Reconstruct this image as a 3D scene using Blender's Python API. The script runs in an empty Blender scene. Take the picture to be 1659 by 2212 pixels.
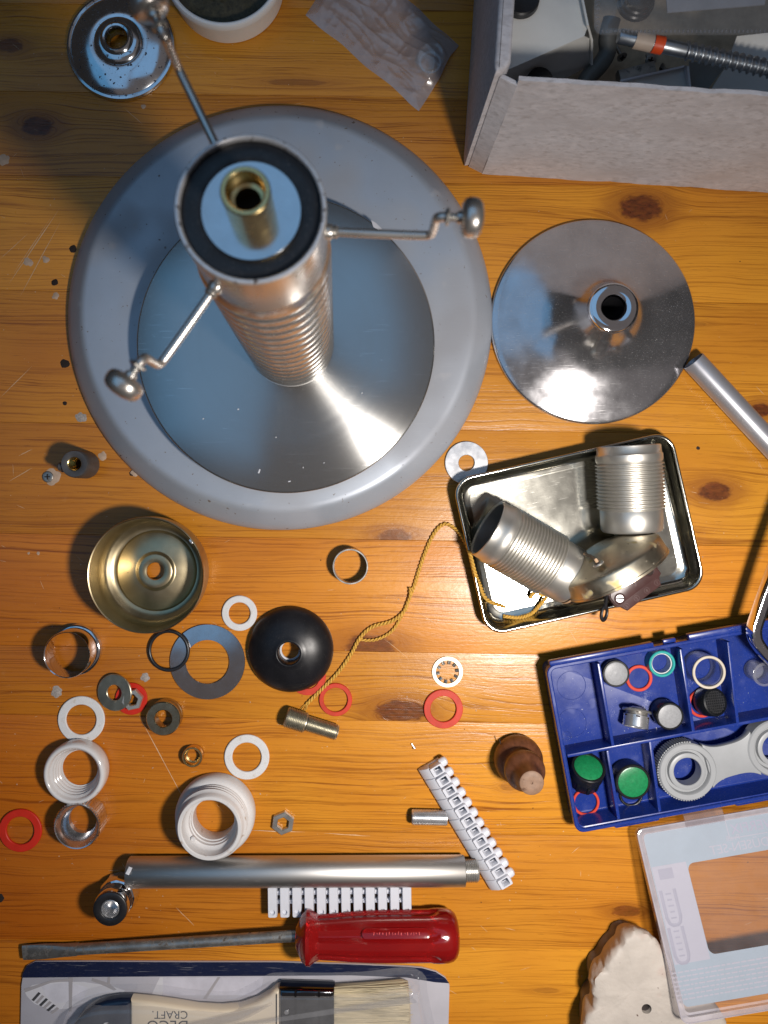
import bpy, bmesh, math, random
from mathutils import Vector, Matrix, noise

random.seed(11)
R = math.radians
scn = bpy.context.scene
COL = scn.collection

# ------------------------------------------------------------------ camera
# Working unit is the millimetre; meshes are written in metres.
CAMZ, PXMM, NX, NY = 480.0, 0.3, 775.0, 1045.0      # lens height, mm per reference pixel on the table, point below the lens


def P(X, Y, z=0.0):
    """point at height z (mm) seen at reference position X, Y"""
    k = PXMM * (CAMZ - z) / CAMZ
    return Vector(((X - NX) * k, -(Y - NY) * k, z))


def Lm(px, z=0.0):
    return px * PXMM * (CAMZ - z) / CAMZ


cam_d = bpy.data.cameras.new('camera')
cam = bpy.data.objects.new('camera', cam_d)
COL.objects.link(cam)
cam.location = (0, 0, CAMZ / 1000)
cam_d.sensor_fit = 'AUTO'
cam_d.sensor_width = 36.0
cam_d.lens = 36.0 * (CAMZ / PXMM) / 2212.0
cam_d.shift_x = (829.5 - NX) / 2212.0
cam_d.shift_y = -(1106.0 - NY) / 2212.0
cam_d.clip_start = 0.01
cam_d.clip_end = 20
cam_d.dof.use_dof = True
cam_d.dof.focus_distance = 0.468
cam_d.dof.aperture_fstop = cam_d.lens / 2.6
scn.camera = cam

# ------------------------------------------------------------------ world and lamps
world = bpy.data.worlds.new('World')
scn.world = world
world.use_nodes = True
bg = world.node_tree.nodes['Background']
bg.inputs[0].default_value = (1.0, 0.91, 0.90, 1)
bg.inputs[1].default_value = 0.022


def lamp(name, kind, loc, col, power, **kw):
    d = bpy.data.lights.new(name, kind)
    d.color = col
    d.energy = power
    o = bpy.data.objects.new(name, d)
    o.location = loc
    for k, v in kw.items():
        setattr(d, k, v)
    COL.objects.link(o)
    return o


dl = lamp('desk_lamp', 'SPOT', (0.185, -0.125, 0.44), (1.0, 0.935, 0.875), 12.2, shadow_soft_size=0.027, spot_size=R(138), spot_blend=1.0)
dl.rotation_euler = (Vector((0.085, -0.185, 0.0)) - dl.location).to_track_quat('-Z', 'Y').to_euler()
# evening window light: two panes of a roof window, up and to the left
for nm, cx, cy, sx, sy in (('roof_window_light', -0.98, 0.42, 1.25, 1.78), ('roof_window_light', 0.12, 0.66, 0.86, 1.10)):
    w = lamp(nm, 'AREA', (cx, cy, 1.65), (0.17, 0.54, 1.0), 1.55 * sx * sy, shape='RECTANGLE', size=sx, size_y=sy)
# added dim area light for the lamplit ceiling, fills shade and shows in chrome
lamp('ceiling_bounce', 'AREA', (0.45, 0.0, 1.95), (1.0, 0.87, 0.86), 0.30 * 3.2 * 3.4, shape='RECTANGLE', size=3.2, size_y=3.4)

scn.view_settings.view_transform = 'Standard'
scn.view_settings.look = 'None'
scn.view_settings.exposure = 0.0
scn.view_settings.gamma = 1.0
scn.cycles.use_denoising = True
scn.cycles.max_bounces = 10
scn.cycles.transparent_max_bounces = 12
scn.cycles.sample_clamp_indirect = 4.0
scn.cycles.caustics_reflective = False
scn.cycles.caustics_refractive = False


# ------------------------------------------------------------------ node helpers
class NT:
    def __init__(self, mat):
        self.t = mat.node_tree
        self.out = [n for n in self.t.nodes if n.type == 'OUTPUT_MATERIAL'][0]
        self.b = [n for n in self.t.nodes if n.type == 'BSDF_PRINCIPLED'][0]

    def put(self, sock, v):
        if hasattr(v, 'is_linked') or isinstance(v, bpy.types.NodeSocket):
            self.t.links.new(v, sock)
        elif v is not None:
            if isinstance(v, (tuple, list)) and len(v) == 3 and sock.type == 'RGBA':
                v = (*v, 1)
            sock.default_value = v

    def node(self, typ, props=None, **ins):
        n = self.t.nodes.new(typ)
        for k, v in (props or {}).items():
            setattr(n, k, v)
        for k, v in ins.items():
            self.put(n.inputs[k], v)
        return n

    def m(self, op, a, b=None, c=None, clamp=False):
        n = self.t.nodes.new('ShaderNodeMath')
        n.operation = op
        n.use_clamp = clamp
        for i, v in enumerate((a, b, c)):
            if v is not None:
                self.put(n.inputs[i], v)
        return n.outputs[0]

    def noise(self, vec, scale=5.0, detail=2.0, rough=0.5, dim='3D', w=None):
        n = self.t.nodes.new('ShaderNodeTexNoise')
        n.noise_dimensions = dim
        if vec is not None and dim != '1D':
            self.put(n.inputs['Vector'], vec)
        if w is not None:
            self.put(n.inputs['W'], w)
        n.inputs['Scale'].default_value = scale
        n.inputs['Detail'].default_value = detail
        n.inputs['Roughness'].default_value = rough
        return n.outputs[0]

    def rng(self, v, a, b, c=0.0, d=1.0, smooth=False):
        n = self.t.nodes.new('ShaderNodeMapRange')
        if smooth:
            n.interpolation_type = 'SMOOTHSTEP'
        self.put(n.inputs[0], v)
        for i, q in enumerate((a, b, c, d)):
            self.put(n.inputs[i + 1], q)
        return n.outputs[0]

    def mix(self, f, a, b, blend='MIX'):
        n = self.t.nodes.new('ShaderNodeMix')
        n.data_type = 'RGBA'
        n.blend_type = blend
        self.put(n.inputs[0], f)
        self.put(n.inputs[6], a)
        self.put(n.inputs[7], b)
        return n.outputs[2]

    def coord(self, scale=(1, 1, 1), kind='Object', loc=(0, 0, 0), rot=(0, 0, 0)):
        tc = self.t.nodes.new('ShaderNodeTexCoord')
        mp = self.t.nodes.new('ShaderNodeMapping')
        self.t.links.new(tc.outputs[kind], mp.inputs[0])
        mp.inputs['Scale'].default_value = scale
        mp.inputs['Location'].default_value = loc
        mp.inputs['Rotation'].default_value = rot
        return mp.outputs[0]

    def bump(self, h, strength=0.3, dist=0.0002):
        n = self.t.nodes.new('ShaderNodeBump')
        n.inputs['Strength'].default_value = strength
        n.inputs['Distance'].default_value = dist
        self.put(n.inputs['Height'], h)
        return n.outputs[0]


def newmat(name):
    m = bpy.data.materials.new(name)
    m.use_nodes = True
    return m, NT(m)


def pmat(name, col, rough=0.4, metal=0.0, var=0.12, vs=70, rv=0.08, bump=0.0, bs=400, spots=(), coat=0.0,
         sss=0.0, trans=0.0, ior=1.5, spec=0.5, scratch=0.0, dust=0.0, stretch=(1, 1, 1), seed=0.0):
    """general procedural surface: tone and gloss vary, optional specks, scratches, dust, fine relief"""
    m, t = newmat(name)
    b = t.b
    v = t.coord(scale=stretch, loc=(seed, seed * .7, seed * .3))
    n1 = t.noise(v, vs, 4, 0.6)
    c = t.mix(t.rng(n1, 0.3, 0.7), tuple(x * (1 - var) for x in col), tuple(min(1, x * (1 + var)) for x in col))
    rg = t.m('ADD', rough, t.m('MULTIPLY', t.m('SUBTRACT', t.noise(v, vs * 2.3, 3), 0.5), rv * 2), clamp=True)
    mt = metal
    for (sc, sscale, lo, hi) in spots:
        k = t.rng(t.noise(v, sscale, 2, 0.55), lo, hi)
        c = t.mix(k, c, sc)
        rg = t.m('ADD', rg, t.m('MULTIPLY', k, 0.3), clamp=True)
        if metal > 0:
            mt = t.m('MULTIPLY', mt, t.m('SUBTRACT', 1.0, t.m('MULTIPLY', k, 0.8)))
    if scratch > 0:
        lines = None
        for a in (20, 75, 128):
            vv = t.coord(scale=(60, 2600, 60), rot=(0, 0, R(a)), loc=(a, a, 0))
            l = t.rng(t.noise(vv, 1.0, 2, 0.5), 0.70, 0.74)
            lines = l if lines is None else t.m('MAXIMUM', lines, l)
        k = t.m('MULTIPLY', lines, scratch)
        c = t.mix(k, c, (0.75, 0.74, 0.72))
        rg = t.m('ADD', rg, t.m('MULTIPLY', k, 0.25), clamp=True)
    if dust > 0:
        d = t.rng(t.noise(v, 1400, 2, 0.6), 0.62, 0.72)
        d = t.m('MULTIPLY', d, dust)
        c = t.mix(d, c, (0.55, 0.53, 0.5))
        mt = t.m('MULTIPLY', mt, t.m('SUBTRACT', 1.0, d)) if metal > 0 else mt
    t.put(b.inputs['Base Color'], c)
    t.put(b.inputs['Roughness'], rg)
    t.put(b.inputs['Metallic'], mt)
    b.inputs['IOR'].default_value = ior
    b.inputs['Specular IOR Level'].default_value = spec
    b.inputs['Coat Weight'].default_value = coat
    b.inputs['Coat Roughness'].default_value = 0.08
    b.inputs['Transmission Weight'].default_value = trans
    if sss > 0:
        b.inputs['Subsurface Weight'].default_value = sss
        b.inputs['Subsurface Radius'].default_value = (0.002, 0.0018, 0.0016)
        b.inputs['Subsurface Scale'].default_value = 1.0
    if bump > 0:
        t.put(b.inputs['Normal'], t.bump(t.noise(v, bs, 4, 0.6), 0.6, bump / 1000))
    return m


def clearmat(name, tint=(0.93, 0.93, 0.95), haze=0.05, hazecol=(0.8, 0.8, 0.82), rough=0.06, gloss=0.9, bump=0.0, bs=120):
    """thin clear film or moulded sheet: lets light straight through, mirrors by angle, slightly milky"""
    m, t = newmat(name)
    v = t.coord()
    nrm = t.bump(t.noise(v, bs, 3, 0.6), 0.8, bump / 1000) if bump > 0 else None
    tr = t.node('ShaderNodeBsdfTransparent', None, Color=(*tint, 1))
    gl = t.node('ShaderNodeBsdfGlossy', None, Color=(1, 1, 1, 1), Roughness=rough)
    df = t.node('ShaderNodeBsdfDiffuse', None, Color=(*hazecol, 1))
    fr = t.node('ShaderNodeLayerWeight', None, Blend=0.5)
    if nrm is not None:
        for n in (gl, df, fr):
            t.put(n.inputs['Normal'], nrm)
    hz = t.m('MULTIPLY', t.rng(t.noise(v, 60, 4, 0.6), 0.3, 0.75, 0.75, 1.25), haze, clamp=True)
    a = t.node('ShaderNodeMixShader')
    t.put(a.inputs[0], hz); t.put(a.inputs[1], tr.outputs[0]); t.put(a.inputs[2], df.outputs[0])
    s = t.node('ShaderNodeMixShader')
    t.put(s.inputs[0], t.m('MULTIPLY', t.m('ADD', 0.045, t.m('MULTIPLY', t.m('POWER', fr.outputs[1], 5.0), 0.5)), gloss)); t.put(s.inputs[1], a.outputs[0]); t.put(s.inputs[2], gl.outputs[0])
    t.t.links.new(s.outputs[0], t.out.inputs[0])
    return m


def brushed_disc_mat():
    m, t = newmat('brushed_steel')
    b = t.b
    tc = t.node('ShaderNodeTexCoord')
    sep = t.node('ShaderNodeSeparateXYZ')
    t.t.links.new(tc.outputs['Object'], sep.inputs[0])
    x, y = sep.outputs[0], sep.outputs[1]
    r = t.m('SQRT', t.m('ADD', t.m('MULTIPLY', x, x), t.m('MULTIPLY', y, y)))
    g = t.noise(None, 4200, 3, 0.7, dim='1D', w=r)
    g2 = t.noise(None, 260, 3, 0.6, dim='1D', w=r)
    v = t.coord()
    blotch = t.noise(v, 18, 3, 0.6)
    c = t.mix(g, (0.42, 0.42, 0.41), (0.56, 0.56, 0.545))
    lines = None
    for a in (35, 100, 150):
        vv = t.coord(scale=(45, 1800, 45), rot=(0, 0, R(a)), loc=(a, a, 0))
        l = t.rng(t.noise(vv, 1.0, 2, 0.5), 0.715, 0.745)
        lines = l if lines is None else t.m('MAXIMUM', lines, l)
    gate = t.rng(t.noise(v, 30, 2), 0.44, 0.58)
    k = t.m('MULTIPLY', t.m('MULTIPLY', lines, gate), 0.85)
    c = t.mix(k, c, (0.8, 0.8, 0.78))
    dirt = t.rng(t.noise(v, 600, 2, 0.6), 0.67, 0.73)
    dirt = t.m('MULTIPLY', dirt, t.rng(t.noise(v, 25, 2), 0.42, 0.62))
    c = t.mix(t.m('MULTIPLY', dirt, 0.8), c, (0.75, 0.73, 0.70))
    t.put(b.inputs['Base Color'], c)
    b.inputs['Metallic'].default_value = 0.94
    rg = t.m('ADD', 0.17, t.m('MULTIPLY', g2, 0.035))
    t.put(b.inputs['Roughness'], t.m('ADD', rg, t.m('MULTIPLY', blotch, 0.08)))
    b.inputs['Anisotropic'].default_value = 0.88
    b.inputs['Anisotropic Rotation'].default_value = 0.25
    tan = t.node('ShaderNodeTangent', {'direction_type': 'RADIAL', 'axis': 'Z'})
    t.t.links.new(tan.outputs[0], b.inputs['Tangent'])
    t.put(b.inputs['Normal'], t.bump(g, 0.15, 0.00003))
    return m


def wood_mat(idx, knots, tone=1.0, red=0.0, left_tint=0.0):
    """one pine board; x runs along the board. knots: (x mm, y mm, half length, half height, darkness)"""
    m, t = newmat('pine_board')
    b = t.b
    tc = t.node('ShaderNodeTexCoord')
    sep = t.node('ShaderNodeSeparateXYZ')
    t.t.links.new(tc.outputs['Object'], sep.inputs[0])
    x = t.m('MULTIPLY', sep.outputs[0], 1000.0)
    y = t.m('MULTIPLY', sep.outputs[1], 1000.0)
    sd = idx * 37.3

    def vec(fx, fy, z=0.0):
        n = t.node('ShaderNodeCombineXYZ')
        t.put(n.inputs[0], t.m('MULTIPLY', x, fx))
        t.put(n.inputs[1], t.m('MULTIPLY', y, fy))
        n.inputs[2].default_value = sd + z
        return n.outputs[0]
    warp = t.m('MULTIPLY', t.m('SUBTRACT', t.noise(vec(0.0055, 0.018), 1, 2), 0.5), 17.0)
    warp2 = t.m('MULTIPLY', t.m('SUBTRACT', t.noise(vec(0.03, 0.07, 5), 1, 2), 0.5), 2.2)
    v = t.m('ADD', t.m('ADD', y, warp), warp2)
    kmask, halo = None, None
    for (kx, ky, ka, kb, kd) in knots:
        asp = ka / kb
        dx = t.m('DIVIDE', t.m('SUBTRACT', x, kx), asp * 1.25)
        dy = t.m('SUBTRACT', y, ky)
        wob = t.m('MULTIPLY', t.m('SUBTRACT', t.noise(vec(0.10, 0.22, 9), 1, 4, 0.65), 0.5), kb * 0.8)
        r2 = t.m('ADD', t.m('MULTIPLY', dx, dx), t.m('MULTIPLY', dy, dy))
        fl = t.m('DIVIDE', kb * kb * 1.35, t.m('MAXIMUM', r2, kb * kb * 0.6))
        v = t.m('SUBTRACT', v, t.m('MULTIPLY', dy, fl))
        rr = t.m('ADD', t.m('SQRT', r2), wob)
        k1 = t.m('MULTIPLY', t.rng(rr, kb * 1.02, kb * 0.72, smooth=True), kd)
        h1 = t.m('MULTIPLY', t.rng(rr, kb * 2.4, kb * 0.9, smooth=True), kd)
        kmask = k1 if kmask is None else t.m('MAXIMUM', kmask, k1)
        halo = h1 if halo is None else t.m('MAXIMUM', halo, h1)
    ph = t.m('ADD', t.m('MULTIPLY', v, 0.36), t.m('MULTIPLY', t.noise(None, 0.09, 3, 0.6, dim='1D', w=t.m('ADD', v, sd)), 5.0))
    s = t.m('ADD', 0.5, t.m('MULTIPLY', t.m('SINE', t.m('MULTIPLY', ph, 6.2832)), 0.5))
    late = t.m('POWER', s, 4.2)
    amp = t.rng(t.noise(vec(0.004, 0.055, 3), 1, 3), 0.30, 0.72, 0.06, 1.0)
    n1 = t.node('ShaderNodeCombineXYZ')
    t.put(n1.inputs[0], t.m('MULTIPLY', x, 0.022)); t.put(n1.inputs[1], t.m('MULTIPLY', v, 0.95)); n1.inputs[2].default_value = sd
    fib = t.noise(n1.outputs[0], 1.0, 4, 0.65)
    n3 = t.node('ShaderNodeCombineXYZ')
    t.put(n3.inputs[0], t.m('MULTIPLY', x, 0.016)); t.put(n3.inputs[1], t.m('MULTIPLY', v, 0.62)); n3.inputs[2].default_value = sd + 9
    fine = t.rng(t.noise(n3.outputs[0], 1.0, 3, 0.6), 0.53, 0.66)
    fgate = t.rng(t.noise(vec(0.005, 0.03, 15), 1, 2), 0.38, 0.62, 0.25, 1.0)
    n2 = t.node('ShaderNodeCombineXYZ')
    t.put(n2.inputs[0], t.m('MULTIPLY', x, 0.012)); t.put(n2.inputs[1], t.m('MULTIPLY', v, 0.35)); n2.inputs[2].default_value = sd + 4
    band = t.noise(n2.outputs[0], 1.0, 3, 0.6)
    d = t.m('ADD', t.m('MULTIPLY', t.m('MULTIPLY', late, amp), 0.70), t.m('MULTIPLY', t.m('SUBTRACT', fib, 0.45), 0.85))
    d = t.m('ADD', d, t.m('MULTIPLY', t.m('SUBTRACT', band, 0.5), 1.0), clamp=True)
    d = t.m('ADD', d, t.m('MULTIPLY', t.m('MULTIPLY', fine, fgate), 0.60), clamp=True)
    d = t.m('SUBTRACT', d, 0.09, clamp=True)
    li = (0.63 * tone, 0.268 * tone * (1 - red * .25), 0.023 * tone)
    da = (0.225 * tone, 0.062 * tone * (1 - red * .2), 0.0030 * tone)
    c = t.mix(d, li, da)
    big = t.noise(vec(0.010, 0.016, 7), 1, 3)
    c = t.mix(t.rng(big, 0.35, 0.75, 0, 0.55), c, t.mix(d, (0.45 * tone, 0.140 * tone, 0.012), (0.18, 0.042, 0.003)))
    if left_tint > 0:
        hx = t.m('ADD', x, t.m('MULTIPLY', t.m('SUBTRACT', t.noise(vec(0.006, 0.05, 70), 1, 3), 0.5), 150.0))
        c = t.mix(t.rng(hx, 30.0, -230.0, 0.0, left_tint), c, (0.70, 0.45, 0.26), 'MULTIPLY')  # board turns darker and redder towards the left
    # short dark flecks of the pores
    fl = t.rng(t.noise(vec(0.11, 2.2, 12), 1, 1), 0.69, 0.75)
    c = t.mix(t.m('MULTIPLY', fl, 0.35), c, (0.10, 0.03, 0.006))
    if kmask is not None:
        c = t.mix(t.m('MULTIPLY', halo, 0.65), c, (0.22, 0.062, 0.010))
        kc = t.mix(t.rng(t.noise(vec(0.22, 0.5, 20), 1, 5, 0.7), .3, .7), (0.035, 0.009, 0.004), (0.17, 0.040, 0.011))
        c = t.mix(t.m('MULTIPLY', kmask, t.rng(t.noise(vec(0.15, 0.4, 26), 1, 3), .3, .7, .80, 1.0)), c, kc)
    # wear: pale rubbed spots and fine specks
    wear = t.rng(t.noise(vec(0.06, 0.06, 30), 1, 5, 0.7), 0.66, 0.8, 0, 0.16)
    c = t.mix(wear, c, (0.58, 0.36, 0.15))
    speck = t.rng(t.noise(vec(0.55, 0.55, 40), 1, 1), 0.79, 0.82, 0, 0.55)
    c = t.mix(speck, c, (0.66, 0.52, 0.36))
    t.put(b.inputs['Base Color'], c)
    rg = t.m('ADD', 0.23, t.m('MULTIPLY', t.noise(vec(0.09, 0.09, 50), 1, 4, 0.65), 0.14))
    t.put(b.inputs['Roughness'], rg)
    b.inputs['Specular IOR Level'].default_value = 0.40
    hgt = t.m('SUBTRACT', t.m('MULTIPLY', t.noise(vec(0.25, 0.5, 60), 1, 4, 0.6), 0.8), t.m('MULTIPLY', d, 0.55))
    t.put(b.inputs['Normal'], t.bump(hgt, 0.55, 0.00022))
    return m


# ------------------------------------------------------------------ mesh helpers (millimetres)
def loft(loops, closed_u=True, cap0=False, cap1=False, wrap=False):
    bm = bmesh.new()
    rows = [[bm.verts.new(p) for p in lp] for lp in loops]
    n = len(rows[0])
    rr = list(range(len(rows) - 1)) + ([len(rows) - 1] if wrap else [])
    for i in rr:
        a, c = rows[i], rows[(i + 1) % len(rows)]
        for j in range(n if closed_u else n - 1):
            k = (j + 1) % n
            bm.faces.new((a[j], a[k], c[k], c[j]))
    if cap0:
        bm.faces.new(list(reversed(rows[0])))
    if cap1:
        bm.faces.new(rows[-1])
    return bm


def circ(r, z=0.0, n=48, fn=None):
    out = []
    for i in range(n):
        a = 2 * math.pi * i / n
        q = r if fn is None else fn(a, r)
        out.append((q * math.cos(a), q * math.sin(a), z))
    return out


def lathe(prof, n=64, wrap=False, fn=None):
    """profile of (r, z); wrap joins last to first; r = 0 closes at the axis"""
    bm = loft([circ(max(r, 1e-4), z, n, fn if r > 0.01 else None) for r, z in prof], wrap=wrap)
    bmesh.ops.remove_doubles(bm, verts=bm.verts, dist=0.002)
    return bm


def ring_prof(ro, ri, h, c=0.3, z0=0.0):
    c = min(c, h * .45, (ro - ri) * .45)
    return [(ro, z0 + c), (ro, z0 + h - c), (ro - c, z0 + h), (ri + c, z0 + h), (ri, z0 + h - c), (ri, z0 + c), (ri + c, z0), (ro - c, z0)]


def ring(ro, ri, h, n=56, c=0.3):
    return lathe(ring_prof(ro, ri, h, c), n, wrap=True)


def disc(r, h, n=48, c=0.3, z0=0.0):
    return lathe([(0, z0), (r - c, z0), (r, z0 + c), (r, z0 + h - c), (r - c, z0 + h), (0, z0 + h)], n)


def thread_prof(r0, depth, z0, z1, pitch):
    out = []
    k = max(1, int(round((z1 - z0) / pitch)))
    p = (z1 - z0) / k
    for i in range(k):
        z = z0 + i * p
        out += [(r0 - depth, z + p * .08), (r0, z + p * .42), (r0, z + p * .58), (r0 - depth, z + p * .92)]
    return out


def torus(Rr, r, n=48, k=12, z=0.0):
    return lathe([(Rr + r * math.cos(2 * math.pi * i / k), z + r * math.sin(2 * math.pi * i / k)) for i in range(k)], n, wrap=True)


def box(sx, sy, sz, bev=0.4, center=(0, 0, 0), seg=2):
    bm = bmesh.new()
    bmesh.ops.create_cube(bm, size=1.0)
    for v in bm.verts:
        v.co = Vector((v.co.x * sx + center[0], v.co.y * sy + center[1], v.co.z * sz + center[2]))
    if bev > 0:
        bmesh.ops.bevel(bm, geom=list(bm.edges), offset=bev, segments=seg, profile=0.5, affect='EDGES')
    return bm


def prism(pts, z0, z1, bev=0.0, seg=2):
    bm = bmesh.new()
    a = [bm.verts.new((p[0], p[1], z0)) for p in pts]
    c = [bm.verts.new((p[0], p[1], z1)) for p in pts]
    n = len(pts)
    bm.faces.new(list(reversed(a)))
    bm.faces.new(c)
    for i in range(n):
        j = (i + 1) % n
        bm.faces.new((a[i], a[j], c[j], c[i]))
    bmesh.ops.recalc_face_normals(bm, faces=bm.faces)
    if bev > 0:
        es = [e for e in bm.edges if abs(e.verts[0].co.z - e.verts[1].co.z) < 1e-6]
        bmesh.ops.bevel(bm, geom=es, offset=bev, segments=seg, profile=0.5, affect='EDGES')
    return bm


def rrect(w, h, r, n=6, cx=0.0, cy=0.0, z=0.0):
    out = []
    for (sx, sy, a0) in ((1, 1, 0), (-1, 1, 90), (-1, -1, 180), (1, -1, 270)):
        for i in range(n + 1):
            a = R(a0 + 90 * i / n)
            out.append((cx + sx * (w / 2 - r) + r * math.cos(a), cy + sy * (h / 2 - r) + r * math.sin(a), z))
    return out


def smooth_path(pts, k=8):
    """Catmull-Rom through the points"""
    pts = [Vector(p) for p in pts]
    out = []
    for i in range(len(pts) - 1):
        p0, p1, p2, p3 = pts[max(i - 1, 0)], pts[i], pts[i + 1], pts[min(i + 2, len(pts) - 1)]
        for j in range(k):
            t = j / k
            out.append(0.5 * ((2 * p1) + (p2 - p0) * t + (2 * p0 - 5 * p1 + 4 * p2 - p3) * t * t + (3 * p1 - p0 - 3 * p2 + p3) * t ** 3))
    out.append(pts[-1])
    return out


def frames(pts):
    res = []
    up = Vector((0, 0, 1))
    for i, p in enumerate(pts):
        d = (pts[min(i + 1, len(pts) - 1)] - pts[max(i - 1, 0)])
        d = d.normalized() if d.length > 1e-9 else Vector((1, 0, 0))
        s = d.cross(up)
        if s.length < 1e-3:
            s = d.cross(Vector((0, 1, 0)))
        s.normalize()
        u = s.cross(d).normalized()
        up = u
        res.append((p, d, s, u))
    return res


def tube(pts, r, n=10, cap=True):
    pts = [Vector(p) for p in pts]
    fr = frames(pts)
    rs = r if isinstance(r, (list, tuple)) else [r] * len(pts)
    loops = [[p + s * (q * math.cos(2 * math.pi * j / n)) + u * (q * math.sin(2 * math.pi * j / n)) for j in range(n)] for (p, d, s, u), q in zip(fr, rs)]
    return loft(loops, cap0=cap, cap1=cap)


def bar(pts, w, h, bev=0.6):
    pts = [Vector(p) for p in pts]
    loops = []
    for (p, d, s, u) in frames(pts):
        lp = []
        for (a, c, _) in rrect(w, h, bev, 2):
            lp.append(p + s * a + u * c)
        loops.append(lp)
    return loft(loops, cap0=True, cap1=True)


def join(*bms):
    o = bms[0]
    for b in bms[1:]:
        me = bpy.data.meshes.new('tmp')
        b.to_mesh(me)
        b.free()
        o.from_mesh(me)
        bpy.data.meshes.remove(me)
    return o


def moved(bm, M):
    bm.transform(M)
    return bm


def T(*v):
    return Matrix.Translation(Vector(v if len(v) == 3 else v[0]))


def RX(d): return Matrix.Rotation(R(d), 4, 'X')
def RY(d): return Matrix.Rotation(R(d), 4, 'Y')
def RZ(d): return Matrix.Rotation(R(d), 4, 'Z')


def axisM(p0, p1):
    p0, p1 = Vector(p0), Vector(p1)
    return Matrix.Translation(p0) @ (p1 - p0).to_track_quat('Z', 'Y').to_matrix().to_4x4()


def mesh_of(bm, mat, ang=38, M=None):
    if M is not None:
        bm.transform(M)
    bmesh.ops.recalc_face_normals(bm, faces=bm.faces)
    bm.transform(Matrix.Scale(0.001, 4))
    me = bpy.data.meshes.new('mesh')
    bm.to_mesh(me)
    bm.free()
    me.polygons.foreach_set('use_smooth', [True] * len(me.polygons))
    me.set_sharp_from_angle(angle=R(ang))
    for q in (mat if isinstance(mat, (list, tuple)) else [mat]):
        me.materials.append(q)
    return me


def obj(name, bm, mat, parent=None, loc=(0, 0, 0), rot=None, ang=38, M=None):
    me = mesh_of(bm, mat, ang, M)
    me.name = name
    o = bpy.data.objects.new(name, me)
    COL.objects.link(o)
    if parent is not None:
        o.parent = parent
    o.location = Vector(loc) * 0.001
    if rot is not None:
        o.rotation_euler = rot
    return o


def tag(o, label, cat, group=None):
    o['label'] = label
    o['category'] = cat
    if group:
        o['group'] = group
    return o


def thing(name, label, cat, loc=(0, 0, 0), rot=None, group=None):
    o = bpy.data.objects.new(name, None)
    o.empty_display_size = 0.01
    COL.objects.link(o)
    o.location = Vector(loc) * 0.001
    if rot is not None:
        o.rotation_euler = rot
    return tag(o, label, cat, group)


def single(name, bm, mat, label, cat, loc=(0, 0, 0), rot=None, group=None, ang=38):
    return tag(obj(name, bm, mat, None, loc, rot, ang), label, cat, group)


def copy_part(o, parent, loc=None):
    c = o.copy()
    COL.objects.link(c)
    c.parent = parent
    if loc is not None:
        c.location = Vector(loc) * 0.001
    return c


def cut(o, bm):
    """subtract a cutter shape (object's own millimetre frame)"""
    c = obj('cutter', bm, o.data.materials[0])
    c.matrix_world = o.matrix_world.copy() if o.parent is None else Matrix()
    c.parent = o.parent
    c.location, c.rotation_euler = o.location, o.rotation_euler
    md = o.modifiers.new('b', 'BOOLEAN')
    md.object = c
    md.operation = 'DIFFERENCE'
    md.solver = 'EXACT'
    bpy.context.view_layer.update()
    dg = bpy.context.evaluated_depsgraph_get()
    me = bpy.data.meshes.new_from_object(o.evaluated_get(dg))
    o.modifiers.clear()
    o.data = me
    me.set_sharp_from_angle(angle=R(38))
    bpy.data.objects.remove(c)


def text_mesh(body, size, mat, parent, M, name='lettering', mirror=False, ext=0.02, name2=None):
    cu = bpy.data.curves.new('t', 'FONT')
    cu.body = body
    cu.size = size
    cu.extrude = ext
    cu.align_x = 'CENTER'
    cu.align_y = 'CENTER'
    o = bpy.data.objects.new('t', cu)
    COL.objects.link(o)
    bpy.context.view_layer.update()
    me = bpy.data.meshes.new_from_object(o.evaluated_get(bpy.context.evaluated_depsgraph_get()))
    bpy.data.objects.remove(o)
    bm = bmesh.new()
    bm.from_mesh(me)
    if mirror:
        bm.transform(Matrix.Scale(-1, 4, (1, 0, 0)))
    return obj(name, bm, mat, parent, M=M)

# ------------------------------------------------------------------ materials
CHROME = pmat('chrome', (0.78, 0.78, 0.80), 0.07, 1.0, 0.05, 50, 0.04, dust=0.10)
CHROME_WORN = pmat('worn_chrome', (0.58, 0.575, 0.595), 0.18, 0.93, 0.12, 40, 0.12, dust=0.35, scratch=0.35)
CHROME_RUST = pmat('pitted_chrome', (0.66, 0.68, 0.71), 0.15, 1.0, 0.10, 60, 0.10, dust=0.25, spots=(((0.035, 0.03, 0.04), 420, 0.64, 0.675), ((0.09, 0.05, 0.02), 130, 0.74, 0.80)))
NICKEL = pmat('dull_nickel', (0.64, 0.615, 0.56), 0.38, 0.86, 0.08, 60, 0.06, spots=(((0.13, 0.11, 0.08), 300, 0.76, 0.82),))
KNOB_METAL = pmat('satin_knob_metal', (0.64, 0.61, 0.57), 0.28, 0.86, 0.06, 60, 0.05, dust=0.05)
NICKEL_DIRTY = pmat('grimy_nickel', (0.60, 0.59, 0.57), 0.25, 0.86, 0.14, 40, 0.08, spots=(((0.16, 0.14, 0.12), 420, 0.68, 0.80),), dust=0.22)
CANOPY = pmat('tarnished_brass', (0.56, 0.50, 0.38), 0.36, 1.0, 0.22, 60, 0.12, spots=(((0.60, 0.48, 0.2), 90, 0.62, 0.72), ((0.10, 0.08, 0.05), 260, 0.68, 0.78)))
BRASS = pmat('brass', (0.74, 0.55, 0.25), 0.25, 1.0, 0.10, 120, 0.08)
CUP = pmat('olive_lacquered_brass', (0.45, 0.375, 0.235), 0.34, 1.0, 0.16, 55, 0.08, spots=(((0.12, 0.09, 0.05), 300, 0.72, 0.78),), scratch=0.1)
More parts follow.
